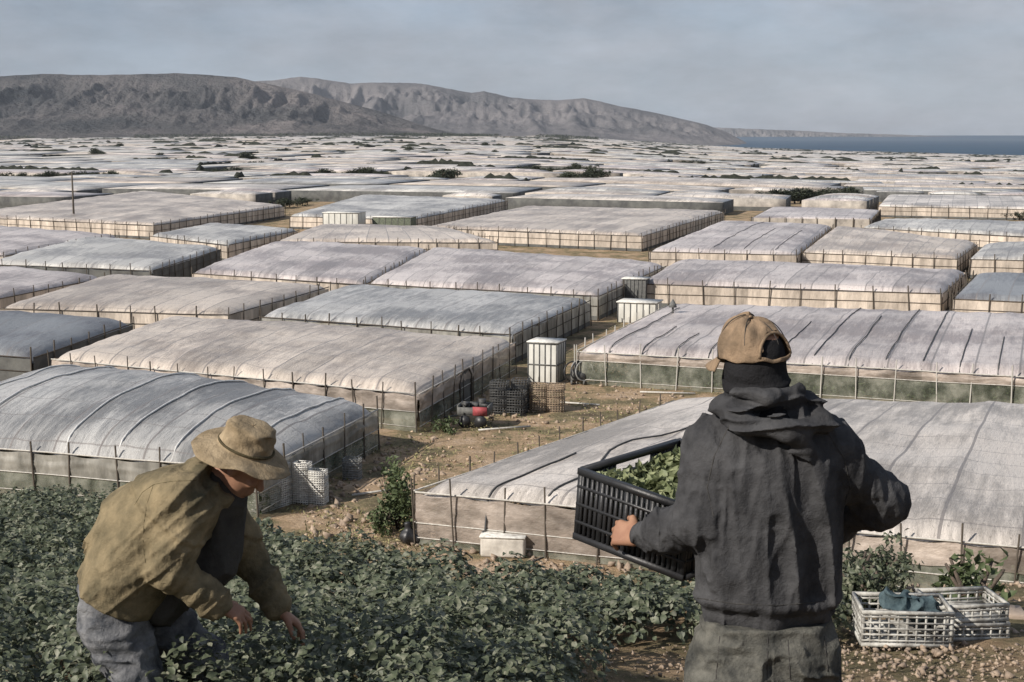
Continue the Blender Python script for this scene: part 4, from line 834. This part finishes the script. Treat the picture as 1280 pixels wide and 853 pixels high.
for i, ax_ in enumerate((ea, eb, -ec)):
    for r_ in range(3): mtx[r_][i] = ax_[r_]
for r_ in range(3): mtx[r_][3] = org[r_]
bc = crate('black slotted harvest crate held by the standing man, filled with picked greens', mtx, AL, BL, CH, blackp, rowsn=4, colsn=22, name='harvest_crate', handle=True, th=.014)
n = 2600; u_ = RNG.random(n); v_ = RNG.random(n); pos = np.stack([.03+u_*(AL-.06), .03+v_*(BL-.06), .155+RNG.random(n)*.075+.03*np.sin(u_*9)*np.cos(v_*7)], 1)
V, F = leaves(pos, RNG.normal(size=(n, 3))+np.array((0, 0, 1.2)), RNG.uniform(.035, .07, n), 3)
greens_m = mat('picked_leaf', (.34, .36, .20), (.12, .15, .07), scale=30, rough=.5, bump=0, transl=.25)
og = mesh_np('picked_greens', V, F, greens_m); og.matrix_basis = mtx; tag(og, 'loose pile of picked green leaves and pods inside the black crate', 'greens', kind='stuff')
# crates on the right slope
def rotz(loc, deg): return Matrix.Translation(loc) @ Matrix.Rotation(math.radians(deg), 4, 'Z')
p1 = onhill(1076, 812)
crate('white slatted crate with teal cloth in it on the slope at the lower right', rotz(p1+Vector((0, 0, .02)), -4), .54, .36, .22, wornp, rowsn=6, colsn=10)
p2 = onhill(1166, 808)
for k in range(2): crate('white slatted crate behind the teal one, %s of the pair' % ('lower' if k == 0 else 'upper'), rotz(p2+Vector((.03, .05, .01+k*.115)), 3+k*3), .46, .34, .11, wornp, rowsn=3, colsn=8, group='flat white crates at the lower right')
tealm = cloth('teal_cloth', (.09, .125, .135), (.035, .055, .065), 80, wear=14)
tc0 = p1+Vector((.30, .16, .20))
to = sdf_mesh('cloth', lambda p: union(p, [C(tc0, tc0+Vector((.14, .02, -.01)), .05, .06), C(tc0+Vector((-.08, .03, .05)), tc0+Vector((.0, .02, .03)), .05, .05)], .03)+folds(p, 14, .03, (1, 1, 1), 3), tc0-Vector((.3, .2, .2)), tc0+Vector((.35, .25, .2)), .007, tealm)
setloc(to, tc0); tag(to, 'crumpled teal cloth lying in the white slatted crate', 'cloth')
sb = MB(); ps = onhill(1180, 778); sb.box((0, 0, .04), (.62, .22, .07)); o = sb.obj('plank', mat('pale_board', (.48, .38, .30), (.33, .26, .2))); o.location = ps+Vector((.25, .1, 0)); o.rotation_euler = (0, .05, -.12); bv = o.modifiers.new('b', 'BEVEL'); bv.width = .008; tag(o, 'pale tan board lying behind the white crates on the slope', 'board')
# crates by the grey greenhouse
def stack(base, rz, nx, ny, nz, w, d, h, m, label, group, rowsn=3, colsn=6, gap=.04):
    proto = None; R = Matrix.Rotation(math.radians(rz), 4, 'Z')
    for k in range(nz):
        for j in range(ny):
            for i in range(nx):
                if k == nz-1 and random.random() < .25: continue
                mt = Matrix.Translation(Vector(base)+R.to_3x3() @ Vector((i*(w+gap), j*(d+gap), k*h))) @ Matrix.Rotation(math.radians(rz+random.uniform(-3, 3)), 4, 'Z')
                if proto is None: proto = crate(label, mt, w, d, h*.94, m, rowsn=rowsn, colsn=colsn, group=group, th=.03)
                else: c_ = copy_tree(proto); c_.matrix_basis = mt
b0 = onplain(322, 644); stack(b0, 58, 3, 2, 6, .62, .5, .27, whitep, 'white lattice crate stacked beyond the sun hat of the bent worker', 'white lattice crates stacked by the grey greenhouse')
b0 = onplain(366, 630); stack(b0, -14, 2, 1, 6, .62, .5, .27, whitep, 'white slatted crate in the right-hand pile by the grey greenhouse', 'white slatted crates in the right-hand pile')
b0 = onplain(428, 600); stack(b0, -10, 1, 1, 3, .7, .5, .3, greyp, 'dark crate in the small pile against the grey greenhouse end wall', 'dark crates at the grey end wall')
b0 = onplain(612, 518); stack(b0, -14, 2, 2, 4, .85, .8, .42, darkp, 'grey crate in the dark pile beside the beige end wall', 'grey crates beside the beige end wall')
woodm = mat('pallet_wood', (.40, .31, .22), (.2, .15, .11), scale=6)
b0 = onplain(662, 515); stack(b0, -8, 2, 1, 4, .85, .7, .36, woodm, 'wooden crate piled in front of the white cabinet tank', 'wooden crates before the cabinet tank')
# ------------------------------------------------------------------ yard things on the track
def place_box(name, label, cat, px, py, w, d, h, rz, m, extra=None, bevel=.03):
    p = onplain(px, py); root = empty(name, p, math.radians(rz)); tag(root, label, cat)
    b = MB(); b.box((w/2, d/2, h/2), (w, d, h)); o = b.obj('body', m, root); bv = o.modifiers.new('b', 'BEVEL'); bv.width = bevel; bv.segments = 3
    if extra: extra(root, w, d, h)
    return root
tankm = mat('tank_panel', (.66, .65, .60), (.45, .44, .40), scale=1.5, rough=.5, bump=.3, stretch=(1, 1, .3))
framem = mat('grey_frame', (.16, .16, .15), (.08, .08, .08), scale=5)
def tank_extra(root, w, d, h):
    for fx, fy, nx, ax_ in ((0, -.02, 5, 'x'), (w+.02, 0, 4, 'y')):
        b = MB()
        for i in range(nx+1):
            t = i/nx
            if ax_ == 'x': b.box((w*t, -.02, h/2), (.05, .04, h))
            else: b.box((w+.02, d*t, h/2), (.04, .05, h))
        for z in (.03, h*.46, h-.03):
            if ax_ == 'x': b.box((w/2, -.025, z), (w, .04, .06))
            else: b.box((w+.025, d/2, z), (.04, d, .06))
        b.obj('frame', framem, root)
    b = MB(); b.box((w/2, d/2, h+.04), (w+.14, d+.14, .07)); b.obj('lid', whitep, root)
    b = MB(); b.box((w/2, d/2, -.0), (w*.9, d*.9, .3)); b.obj('pallet', framem, root)
place_box('water_tank', 'tall white panelled cabinet tank with dark frame standing at the end of the track', 'tank', 660, 478, 1.7, 1.6, 2.3, -20, tankm, tank_extra)
def shed_extra(root, w, d, h):
    b = MB()
    for i in range(7): b.box((w*i/6, -.03, h/2), (.05, .04, h))
    b.obj('slat', framem, root); b = MB(); b.box((w/2, d/2, h+.04), (w+.2, d+.2, .08)); b.obj('roof', whitep, root)
place_box('shed', 'low white boarded shed between the greenhouses behind the tank', 'shed', 772, 403, 2.9, 2.2, 1.5, -18, tankm, shed_extra)
place_box('storage_block', 'dark upright block standing behind the low white shed', 'storage box', 778, 384, 1.9, 1.6, 2.3, -18, framem, lambda r, w, d, h: shed_extra(r, w, d, h))
place_box('shed', 'small pale shed on the plain, left one of two', 'shed', 404, 293, 5.2, 3.5, 3.0, -12, tankm, shed_extra)
place_box('shed', 'small green shed on the plain, right one of two', 'shed', 466, 292, 5.6, 3, 2.3, -12, mat('green_board', (.16, .18, .13), (.08, .09, .07)), shed_extra)
# polystyrene box
def esp(root, w, d, h):
    b = MB(); b.box((w/2, d/2, h+.03), (w+.05, d+.05, .07)); o = b.obj('lid', whitep, root); bv = o.modifiers.new('b', 'BEVEL'); bv.width = .02
place_box('white_box', 'pale weathered box tank lying on the soil before the near clear greenhouse', 'box', 600, 697, 1.5, .85, .68, -8, mat('weathered_white', (.66, .62, .55), (.36, .33, .29), scale=2.2), esp, .09)
# red and grey engine trailer
p = onplain(572, 534); tr = empty('trailer', p, math.radians(-12)); tag(tr, 'small red farm trailer loaded with dark scrap beside the end wall opening', 'trailer')
b = MB(); b.box((.75, .5, .62), (1.5, 1, .08)); 
for x in (0, 1.5): b.box((x, .5, .85), (.06, 1, .45))
b.box((.75, 0, .80), (1.5, .05, .35)); b.box((.75, 1, .85), (1.5, .05, .45)); b.obj('bed', framem, tr)
b = MB(); b.box((1.12, -.05, .82), (.7, .05, .42)); b.obj('tailboard', redp, tr)
for x in (.35, 1.15):
    b = MB()
    b.tube([(x, -.12, .3), (x, .02, .3)], .3, 16); b.obj('wheel', blackp, tr)
b = MB(); b.tube([(0, .5, .5), (-.8, .5, .35)], .05, 6); b.obj('drawbar', framem, tr)
b = MB()
for i in range(14): b.box((random.uniform(.2, 1.3), random.uniform(.2, .8), random.uniform(.75, 1.15)), (random.uniform(.2, .5), random.uniform(.1, .4), random.uniform(.05, .3)), Matrix.Rotation(random.uniform(0, 3), 3, 'Z'))
b.obj('scrap', darkp, tr)
# tangled dark machine (pump with hoses)
p = onplain(722, 480); pm = empty('pump', p); tag(pm, 'dark motor pump tangled in black hoses beside the white cabinet tank', 'pump')
b = MB(); b.tube([(-.4, 0, .45), (.4, 0, .45)], [.32, .32], 14); b.tube([(.4, 0, .45), (.62, 0, .45)], [.2, .12], 12); b.obj('motor', framem, pm)
b = MB(); [b.box((x, 0, .12), (.1, .7, .24)) for x in (-.35, .35)]; b.obj('stand', framem, pm)
for k in range(9):
    b = MB(); r0 = random.uniform(.25, .5); c0 = Vector((random.uniform(-.4, .4), random.uniform(-.3, .1), random.uniform(.5, 1.0))); tl = random.uniform(.3, 1.2)
    b.tube([c0+Vector((math.cos(a)*r0, math.sin(a*1.3)*.2, math.sin(a)*r0*1.1)) for a in np.linspace(0, 5+tl, 22)], .045, 6); b.obj('hose', blackp if k % 3 else greyp, pm)
# bucket, old basket, dark bag near the clear greenhouse
p = onplain(552, 664); bk = empty('bucket', p); tag(bk, 'dull green bucket in front of the clear film wall', 'bucket')
b = MB(); b.tube([(0, 0, 0), (0, 0, .5)], [.26, .34], 20, cap=False); b.tube([(0, 0, .47), (0, 0, .52)], [.36, .36], 20, cap=False); b.tube([(0, 0, 0.01), (0, 0, .03)], .26, 20); b.obj('pail', mat('green_pail', (.10, .17, .11), (.05, .09, .06)), bk, True)
b = MB(); b.tube([(.35*math.cos(a), -.1, .48+.3*math.sin(a)) for a in np.linspace(0, math.pi, 14)], .012, 5); b.obj('handle', framem, bk)
crate('brown wooden crate lying beside the green bucket', rotz(onplain(527, 676), -10), .9, .6, .4, woodm, rowsn=3, colsn=5, th=.03)
p = onplain(510, 680); bg_ = sdf_mesh('bag', lambda q_: union(q_, [C(p+Vector((0, 0, .25)), p+Vector((.25, 0, .22)), .26, .22), C(p+Vector((.05, 0, .5)), p+Vector((.0, 0, .7)), .08, .1)], .12)+folds(q_, 4, .04, (1, 1, .7), 3), p-Vector((.6, .5, .1)), p+Vector((.8, .6, 1)), .03, blackp); setloc(bg_, p); tag(bg_, 'knotted black sack of rubbish below the leafy bush', 'sack')
# rope and patches on the near greenhouse roof, roof vents, poles
big = FOOT[20]
def bilin(F_, s, t): NL, NR, FR, FL = F_; return (NL*(1-s)+NR*s)*(1-t)+(FL*(1-s)+FR*s)*t
roofs = [o for o in bpy.data.objects if o.name.startswith('roof') and o.parent and 'sagging clear' in str(o.parent.get('label', ''))]
bpy.context.view_layer.update(); dg = bpy.context.evaluated_depsgraph_get()
def drop(x, y, z=20):
    hit, loc, nrm, idx, ob, mt = SC.ray_cast(dg, Vector((x, y, z)), Vector((0, 0, -1))); return loc if hit else Vector((x, y, G(x, y)))
ropepts = []
for px, py in ((618, 618), (680, 597), (740, 575), (762, 552), (790, 541), (850, 530), (900, 515), (960, 504)):
    g_ = onplain(px, py, 2.75); ropepts.append(g_)
fine = []
for a, b_ in zip(ropepts[:-1], ropepts[1:]):
    for t in np.linspace(0, 1, 10, endpoint=False): q_ = a*(1-t)+b_*t; fine.append(drop(q_.x, q_.y)+Vector((0, 0, .03)))
rp_ = MB(); rp_.tube(fine, .035, 5); o = rp_.obj('rope', M['cord']); setloc(o, fine[0]); tag(o, 'dark rope lying across the near clear greenhouse roof left of the capped man', 'rope')
rp_ = MB(); fine2 = []
for t in np.linspace(0, 1, 40): q_ = onplain(600+(720-600)*t, 594-t*40, 2.75); fine2.append(drop(q_.x, q_.y)+Vector((0, 0, .03)))
rp_.tube(fine2, .035, 5); o = rp_.obj('rope', M['cord']); setloc(o, fine2[0]); tag(o, 'thin dark rope over the front left corner of the near clear greenhouse', 'rope')
for i, (px, py) in enumerate(((841, 386), (1004, 366))):
    g_ = onplain(px, py, 2.6); z = drop(g_.x, g_.y).z; v_ = empty('roof_vent', (g_.x, g_.y, z)); tag(v_, 'dark pointed vent %s' % ('on the far corner of the pink battened roof' if i == 0 else 'on the wide pinkish roof above the tan cap'), 'vent')
    b = MB(); b.tube([(0, 0, -.1), (0, 0, .5)], .07, 8); b.obj('pipe', framem, v_)
    b = MB(); b.tube([(0, 0, .4), (0, 0, .6), (0, 0, .95)], [.28, .22, .02], 10); b.obj('cowl', framem, v_)
p = onplain(93, 288); pl = empty('utility_pole', p); tag(pl, 'lone dark pole rising above the pale roofs at the left', 'pole')
b = MB(); b.tube([(0, 0, -.3), (0, 0, 8.6)], [.17, .11], 10); b.obj('shaft', M['post'], pl)
b = MB(); b.box((0, 0, 8.2), (1.3, .1, .1)); b.obj('crossarm', M['post'], pl)
# opening in the beige end wall: frame and a flat dark sheet across it
A = FOOT[1][1]; B_ = FOOT[1][2]; dr = (B_-A).normalized(); nr = Vector((dr.y, -dr.x, 0)); ln = (B_-A).length
o = None
b = MB(); c0 = A+dr*(ln*.42)+nr*.12; b.tube([c0-dr*1.0+Vector((0, 0, -2.2)), c0-dr*1.0+Vector((0, 0, -.75)), c0-dr*.55+Vector((0, 0, -.35)), c0+dr*.55+Vector((0, 0, -.35)), c0+dr*1.0+Vector((0, 0, -.75)), c0+dr*1.0+Vector((0, 0, -2.2))], .06, 6)
gr1 = [x for x in bpy.data.objects if str(x.get('label', '')).startswith('long beige greenhouse')][0]
df = b.obj('door_frame', M['post']); part(df, gr1)
b = MB(); b.add([c0+dr*x+nr*-.04+Vector((0, 0, z)) for x, z in ((-1, -2.2), (1, -2.2), (1, -.75), (.55, -.35), (-.55, -.35), (-1, -.75))], [(0, 1, 2, 3, 4, 5)]); dd = b.obj('door_sheet', M['walldark']); part(dd, gr1)
# ------------------------------------------------------------------ vegetation
# crop on the slope
def field_mask(x, y):
    a = x/np.maximum(y, 1); yc = np.interp(a, CRA, CRY); m = (y < yc+.35) & (a < .262)
    px = a*FPX+640; return m
pts = []
yy = 3.9
rowv = np.arange(3.9, 18.2, .40)
PL = []
for ry in rowv:
    for x in np.arange(-.47*ry-2, .30*ry+.6, .36):
        X_ = x+random.uniform(-.10, .10); Y_ = ry+random.uniform(-.12, .12)
        a = X_/Y_; pxx = a*FPX+640
        gpy = 168+(1.5/Y_+.19)*FPX
        if not field_mask(np.array(X_), np.array(Y_)): continue
        if pxx > 725-40*(7.6-Y_)+random.uniform(-25, 25) and Y_ < 8.1+random.uniform(-.2, .2): continue        # bare soil by the standing man
        if pxx > 1040 and Y_ < 8.3: continue
        if pxx > 1062: continue
        if random.random() < .05 or vn(np.array((X_*.9, Y_*.9, 3.0))) < .16: continue
        PL.append((X_, Y_, random.uniform(.8, 1.15)))
PL = np.array(PL); print('plants', len(PL))
allp, alln, alls = [], [], []
for X_, Y_, s_ in PL:
    k = int(np.interp(Y_, [4, 6, 9, 14], [640, 520, 300, 200])); th = RNG.random(k)*2*math.pi; cz = RNG.random(k)**.6; rr = np.sqrt(np.clip(1-cz**2, 0, 1))*RNG.uniform(.75, 1.05, k)
    R_ = .29*s_; H_ = float(np.interp(Y_, [4.6, 5.15, 6, 9], [.40, .66, .58, .40]))*s_*float(np.interp(X_/Y_, [-.05, .06], [.92, .62]))*(1+.35*(vn(np.array((X_*.7, Y_*.7, 1.0)))-.5))
    x = X_+rr*np.cos(th)*R_; y = Y_+rr*np.sin(th)*R_; z = ground_np(x, y)+.05+cz*H_*RNG.uniform(.8, 1.1, k)
    allp.append(np.stack([x, y, z], 1)); alln.append(np.stack([rr*np.cos(th), rr*np.sin(th), cz+.5], 1)+RNG.normal(0, .45, (k, 3))); alls.append(RNG.uniform(.022, .085, k)*float(np.interp(Y_, [4.5, 8, 14], [.55, .82, 1.0])))
P = np.concatenate(allp); N_ = np.concatenate(alln); S_ = np.concatenate(alls)
bad = ((np.abs(P[:, 0]-.83) < .35) & (np.abs(P[:, 1]-4.45) < .4))
P, N_, S_ = P[~bad], N_[~bad], S_[~bad]
V, F = leaves(P, N_, S_, 21, fold=.34, width=.8, fine=True); print('leaves', len(P))
tag(mesh_np('crop_plants', V, F, M['leaf']), 'dense low leafy green crop covering the near slope', 'crop', kind='stuff')
# bushes
def bush(px, py, r, h, label, nleaf, m='bush', lsz=.16, cat='bush', hill=False, group=None):
    p = onhill(px, py) if hill else onplain(px, py); root = empty('bush', p); tag(root, label, cat, group)
    b = MB()
    for k in range(9): a = random.uniform(0, 6.28); b.tube([(0, 0, -.05), (math.cos(a)*r*.3, math.sin(a)*r*.3, h*.45), (math.cos(a)*r*.7, math.sin(a)*r*.7, h*random.uniform(.7, 1))], [.04, .025, .01], 5)
    b.obj('stem', M['bark'], root)
    k = nleaf; c_ = RNG.normal(size=(14, 3))*np.array((r*.5, r*.5, h*.22))+np.array((0, 0, h*.5)); q_ = c_[RNG.integers(0, 14, k)]+RNG.normal(size=(k, 3))*np.array((r*.22, r*.22, h*.14)); q_[:, 2] = np.clip(q_[:, 2], .03, None)
    V, F = leaves(q_, RNG.normal(size=(k, 3))+np.array((0, 0, .7)), RNG.uniform(.6, 1.3, k)*lsz, 9); mesh_np('foliage', V, F, M[m], root); return root
bush(497, 662, .85, 2.2, 'tall leafy green bush at the left corner of the near clear greenhouse', 1500, lsz=.2)
bush(478, 668, .5, .9, 'small dry bush left of the tall leafy one', 400)
bush(556, 540, .6, .6, 'scrubby weeds at the foot of the beige end wall corner', 400)
for bx, by, br, bl in ((1064, 752, .26, 'dark leafy clump touching the right side of the standing man'), (1092, 744, .24, 'dark leafy clump behind the left rim of the slatted crate'), (1075, 772, .2, 'low leafy clump at the left foot of the slatted crate')): bush(bx, by, br, .34, bl, 700, lsz=.06, hill=True, m='leaf')
bush(1215, 770, .28, .38, 'small green plant on the stony soil at the lower right', 260, lsz=.08, hill=True)
# weeds and stones as ground litter
def litter(name, label, cat, n, fn, m, smin_, smax_, kind='rock'):
    V, F = [], []; base = [Vector(v) for v in ((1, 0, 0), (-1, 0, 0), (0, 1, 0), (0, -1, 0), (0, 0, .7), (0, 0, -.5))]; fc = [(0, 2, 4), (2, 1, 4), (1, 3, 4), (3, 0, 4), (2, 0, 5), (1, 2, 5), (3, 1, 5), (0, 3, 5)]
    for i in range(n):
        x, y = fn(); z = G(x, y)+.02; s = smin_*.6+(smax_*1.25-smin_)*random.random()**3.2; b_ = len(V); R = Matrix.Rotation(random.random()*6, 3, Vector((random.random(), random.random(), 1)).normalized())
        for v_ in base: V.append(Vector((x, y, z))+R @ (v_*s*random.uniform(.6, 1.3)))
        F += [tuple(b_+k for k in f) for f in fc]
    return tag(mesh_np(name, V, F, m), label, cat, kind='stuff')
def plainpt(x0, x1, y0, y1):
    def f():
        p_ = onplain(random.uniform(x0, x1), random.uniform(y0, y1)); return p_.x, p_.y
    return f
litter('rubble', 'pale stones and clods along the dirt track between the greenhouses', 'stones', 700, plainpt(380, 560, 540, 690), M['stone'], .04, .22)
litter('rubble', 'scattered earth clods on the sunny track', 'stones', 1500, plainpt(380, 800, 490, 690), mat('clod', (.55, .42, .30), (.28, .21, .15), scale=4), .03, .12)
litter('rubble', 'stones along the foot of the near clear greenhouse', 'stones', 500, plainpt(520, 880, 680, 720), M['stone'], .04, .2)
litter('rubble', 'debris and clods at the end of the track by the tank', 'stones', 500, plainpt(560, 880, 480, 530), M['stone'], .04, .18)
def hillpt():
    while True:
        y = random.uniform(6.0, 12.3); x = random.uniform(.24, .42)*y
        return x, y
litter('rubble', 'stony soil with clods on the slope at the lower right', 'stones', 2600, hillpt, M['stone'], .004, .03)
def hillpt2(): y = random.uniform(4, 8.2); return random.uniform(.02, .42)*y, y
litter('dry_straw', 'dry crumbs of soil and straw beside the standing man', 'litter', 5200, hillpt2, M['stone'], .005, .02)
for k, (xa, ya, xb, yb_, hh, lb) in enumerate(((505, 674, 618, 640, 1.5, 'long pole leaning on the front left corner of the near clear greenhouse'), (640, 690, 600, 660, 1.3, 'short stick propped behind the pale box'))):
    A_ = onplain(xa, ya); B_ = onplain(xb, yb_)+Vector((0, 0, hh)); b = MB(); b.tube([A_, B_], .035, 6); o = b.obj('leaning_pole', M['post']); setloc(o, A_); tag(o, lb, 'pole')
for k, (xa, ya, L_, rz_, lb) in enumerate(((598, 540, 2.6, .3, 'pale pipe lying on the track before the scrub'), (700, 505, 2.2, -.4, 'pale pipe lying on the track below the wooden crates'), (440, 622, 2.4, .5, 'pale batten lying on the soil left of the leafy bush'), (800, 492, 3.0, -.2, 'pale pipe lying at the foot of the pink battened greenhouse'))):
    A_ = onplain(xa, ya)+Vector((0, 0, .09)); b = MB(); b.tube([A_, A_+Vector((math.cos(rz_)*L_, math.sin(rz_)*L_, .02))], .05, 6); o = b.obj('pipe', M['postpale']); setloc(o, A_); tag(o, lb, 'pipe')
# dry grass tufts on track
n = 9000; gx = []; 
for i in range(n):
    a = random.random()
    p_ = onplain(random.uniform(360, 900), random.uniform(485, 690)); gx.append((p_.x, p_.y, G(p_.x, p_.y)+.05))
gx = np.array(gx); keep = fbm(np.stack([gx[:, 0]*.5, gx[:, 1]*.5, gx[:, 0]*0], 1), 3) > .5
inside = np.zeros(len(gx), bool)
for F_ in FOOT[:22]:
    s_ = np.ones(len(gx), bool)
    for i in range(4):
        a_, b_ = F_[i], F_[(i+1) % 4]; s_ &= ((b_.x-a_.x)*(gx[:, 1]-a_.y)-(b_.y-a_.y)*(gx[:, 0]-a_.x)) > 0
    inside |= s_
gx = gx[keep & ~inside]; V, F = leaves(gx+RNG.normal(0, .04, gx.shape), RNG.normal(size=gx.shape)+np.array((0, -1, .2)), RNG.uniform(.08, .22, len(gx)), 4, width=.3)
tag(mesh_np('dry_grass', V, F, mat('dry_grass', (.38, .33, .17), (.14, .16, .07), scale=.6, bump=0)), 'dry yellow green grass tufts on the dirt track', 'grass', kind='stuff')
# trees on the plain
def tree_proto(seed, label, group, wide=1.0, h=4.0):
    r_ = np.random.default_rng(seed); random.seed(seed); root = empty('tree', (0, 0, 0)); tag(root, label, 'tree', group)
    b = MB(); b.tube([(0, 0, -.3), (.1, 0, h*.3), (0, .1, h*.6)], [.18, .13, .06], 7)
    for k in range(5): a = random.uniform(0, 6.28); b.tube([(0, 0, h*.3), (math.cos(a)*h*.3*wide, math.sin(a)*h*.3*wide, h*.7)], [.08, .03], 5)
    b.obj('trunk', M['bark'], root)
    c_ = r_.normal(size=(12, 3))*np.array((h*.26*wide, h*.26*wide, h*.16))+np.array((0, 0, h*.6)); k = 900; q_ = c_[r_.integers(0, 12, k)]+r_.normal(size=(k, 3))*h*.09; q_[:, 2] = np.clip(q_[:, 2], .2, None)
    V, F = leaves(q_, r_.normal(size=(k, 3))+np.array((0, 0, .5)), r_.uniform(.25, .5, k)*h/4, seed); mesh_np('crown', V, F, M['leafdark'], root); return root
protos = [tree_proto(5+i, 'dark small tree among the greenhouse rows of the far plain', 'scattered dark trees on the plain', (1.0, 1.4, .8)[i], (4.0, 3.4, 5.0)[i]) for i in range(3)]
used = [False]*3
def plant_tree(px, py, s=1.0, label=None, group=None):
    k = random.randrange(3); g_ = onplain(px, py)
    o = protos[k] if not used[k] else copy_tree(protos[k]); used[k] = True
    o.location = g_; o.rotation_euler = (0, 0, random.uniform(0, 6.28)); q0 = s*random.uniform(.85, 1.2); o.scale = (q0*1.5, q0, q0*.85)
    if not label: zn = 'at the left' if px < 430 else 'in the middle' if px < 850 else 'at the right'; label = 'dark lone tree scattered among the far greenhouse rows %s' % zn; group = 'scattered lone trees '+zn
    o['label'] = label; o['group'] = group
def hedge(x0, y0, x1, y1, n, s, label, group):
    for i in range(n): t = (i+.5)/n; plant_tree(x0+(x1-x0)*t+random.uniform(-2, 2), y0+(y1-y0)*t, s, label, group)
for h_ in HEDGES: hedge(*h_)
for px, py, s in ((120, 198, 2.0), (128, 198, 1.6), (200, 200, 1.5), (310, 213, 1.8), (316, 213, 1.4), (672, 195, 1.5), (690, 196, 1.4), (835, 197, 1.8), (845, 198, 1.5), (873, 203, 1.3), (890, 203, 1.2), (930, 206, 1.1), (15, 193, 1.6), (30, 193, 1.4), (510, 193, 2), (545, 194, 1.6), (560, 194, 1.3), (620, 196, 1.5), (150, 186, 2), (240, 184, 1.8), (420, 186, 1.8), (980, 199, 1.4), (1005, 200, 1.4), (780, 193, 1.3), (258, 244, .8), (300, 240, .8), (460, 212, 1.1), (1190, 205, 1.2), (1240, 206, 1.2), (605, 186, 2.0), (360, 192, 1.6), (720, 190, 1.3)): plant_tree(px, py, s*.72)
ORD = ['first', 'second', 'third', 'fourth', 'fifth', 'sixth', 'seventh', 'eighth', 'ninth', 'tenth', 'eleventh', 'twelfth', 'thirteenth', 'fourteenth', 'fifteenth', 'sixteenth']
by = {}
for o in list(COL.objects):
    if o.parent is None and o.get('category') in ('greenhouse', 'tree'): by.setdefault(o['label'], []).append(o)
for lb, os_ in by.items():
    if 1 < len(os_) <= 16 and len(lb.split()) <= 13:
        os_.sort(key=lambda o: o.location.x/max(o.location.y, 1))
        for i, o in enumerate(os_): o['label'] = lb+', '+ORD[i]+' from left'
# ------------------------------------------------------------------ haze
hz = MB(); x0, x1, y0, y1, z0, z1 = -14000, 14000, -60, 15500, SEAZ-40, 900
HAZE = True
if HAZE:
    hz.box(((x0+x1)/2, (y0+y1)/2, (z0+z1)/2), (x1-x0, y1-y0, z1-z0)); m = bpy.data.materials.new('haze_air'); m.use_nodes = True; n = m.node_tree; n.nodes.remove(n.nodes['Principled BSDF'])
    vv = n.nodes.new('ShaderNodeVolumePrincipled'); vv.inputs['Color'].default_value = (.78, .85, .95, 1); vv.inputs['Density'].default_value = 2.4e-5; n.links.new(vv.outputs[0], n.nodes['Material Output'].inputs['Volume'])
    o = hz.obj('haze', m); tag(o, 'thin pale blue haze over the plain', 'haze', kind='stuff')
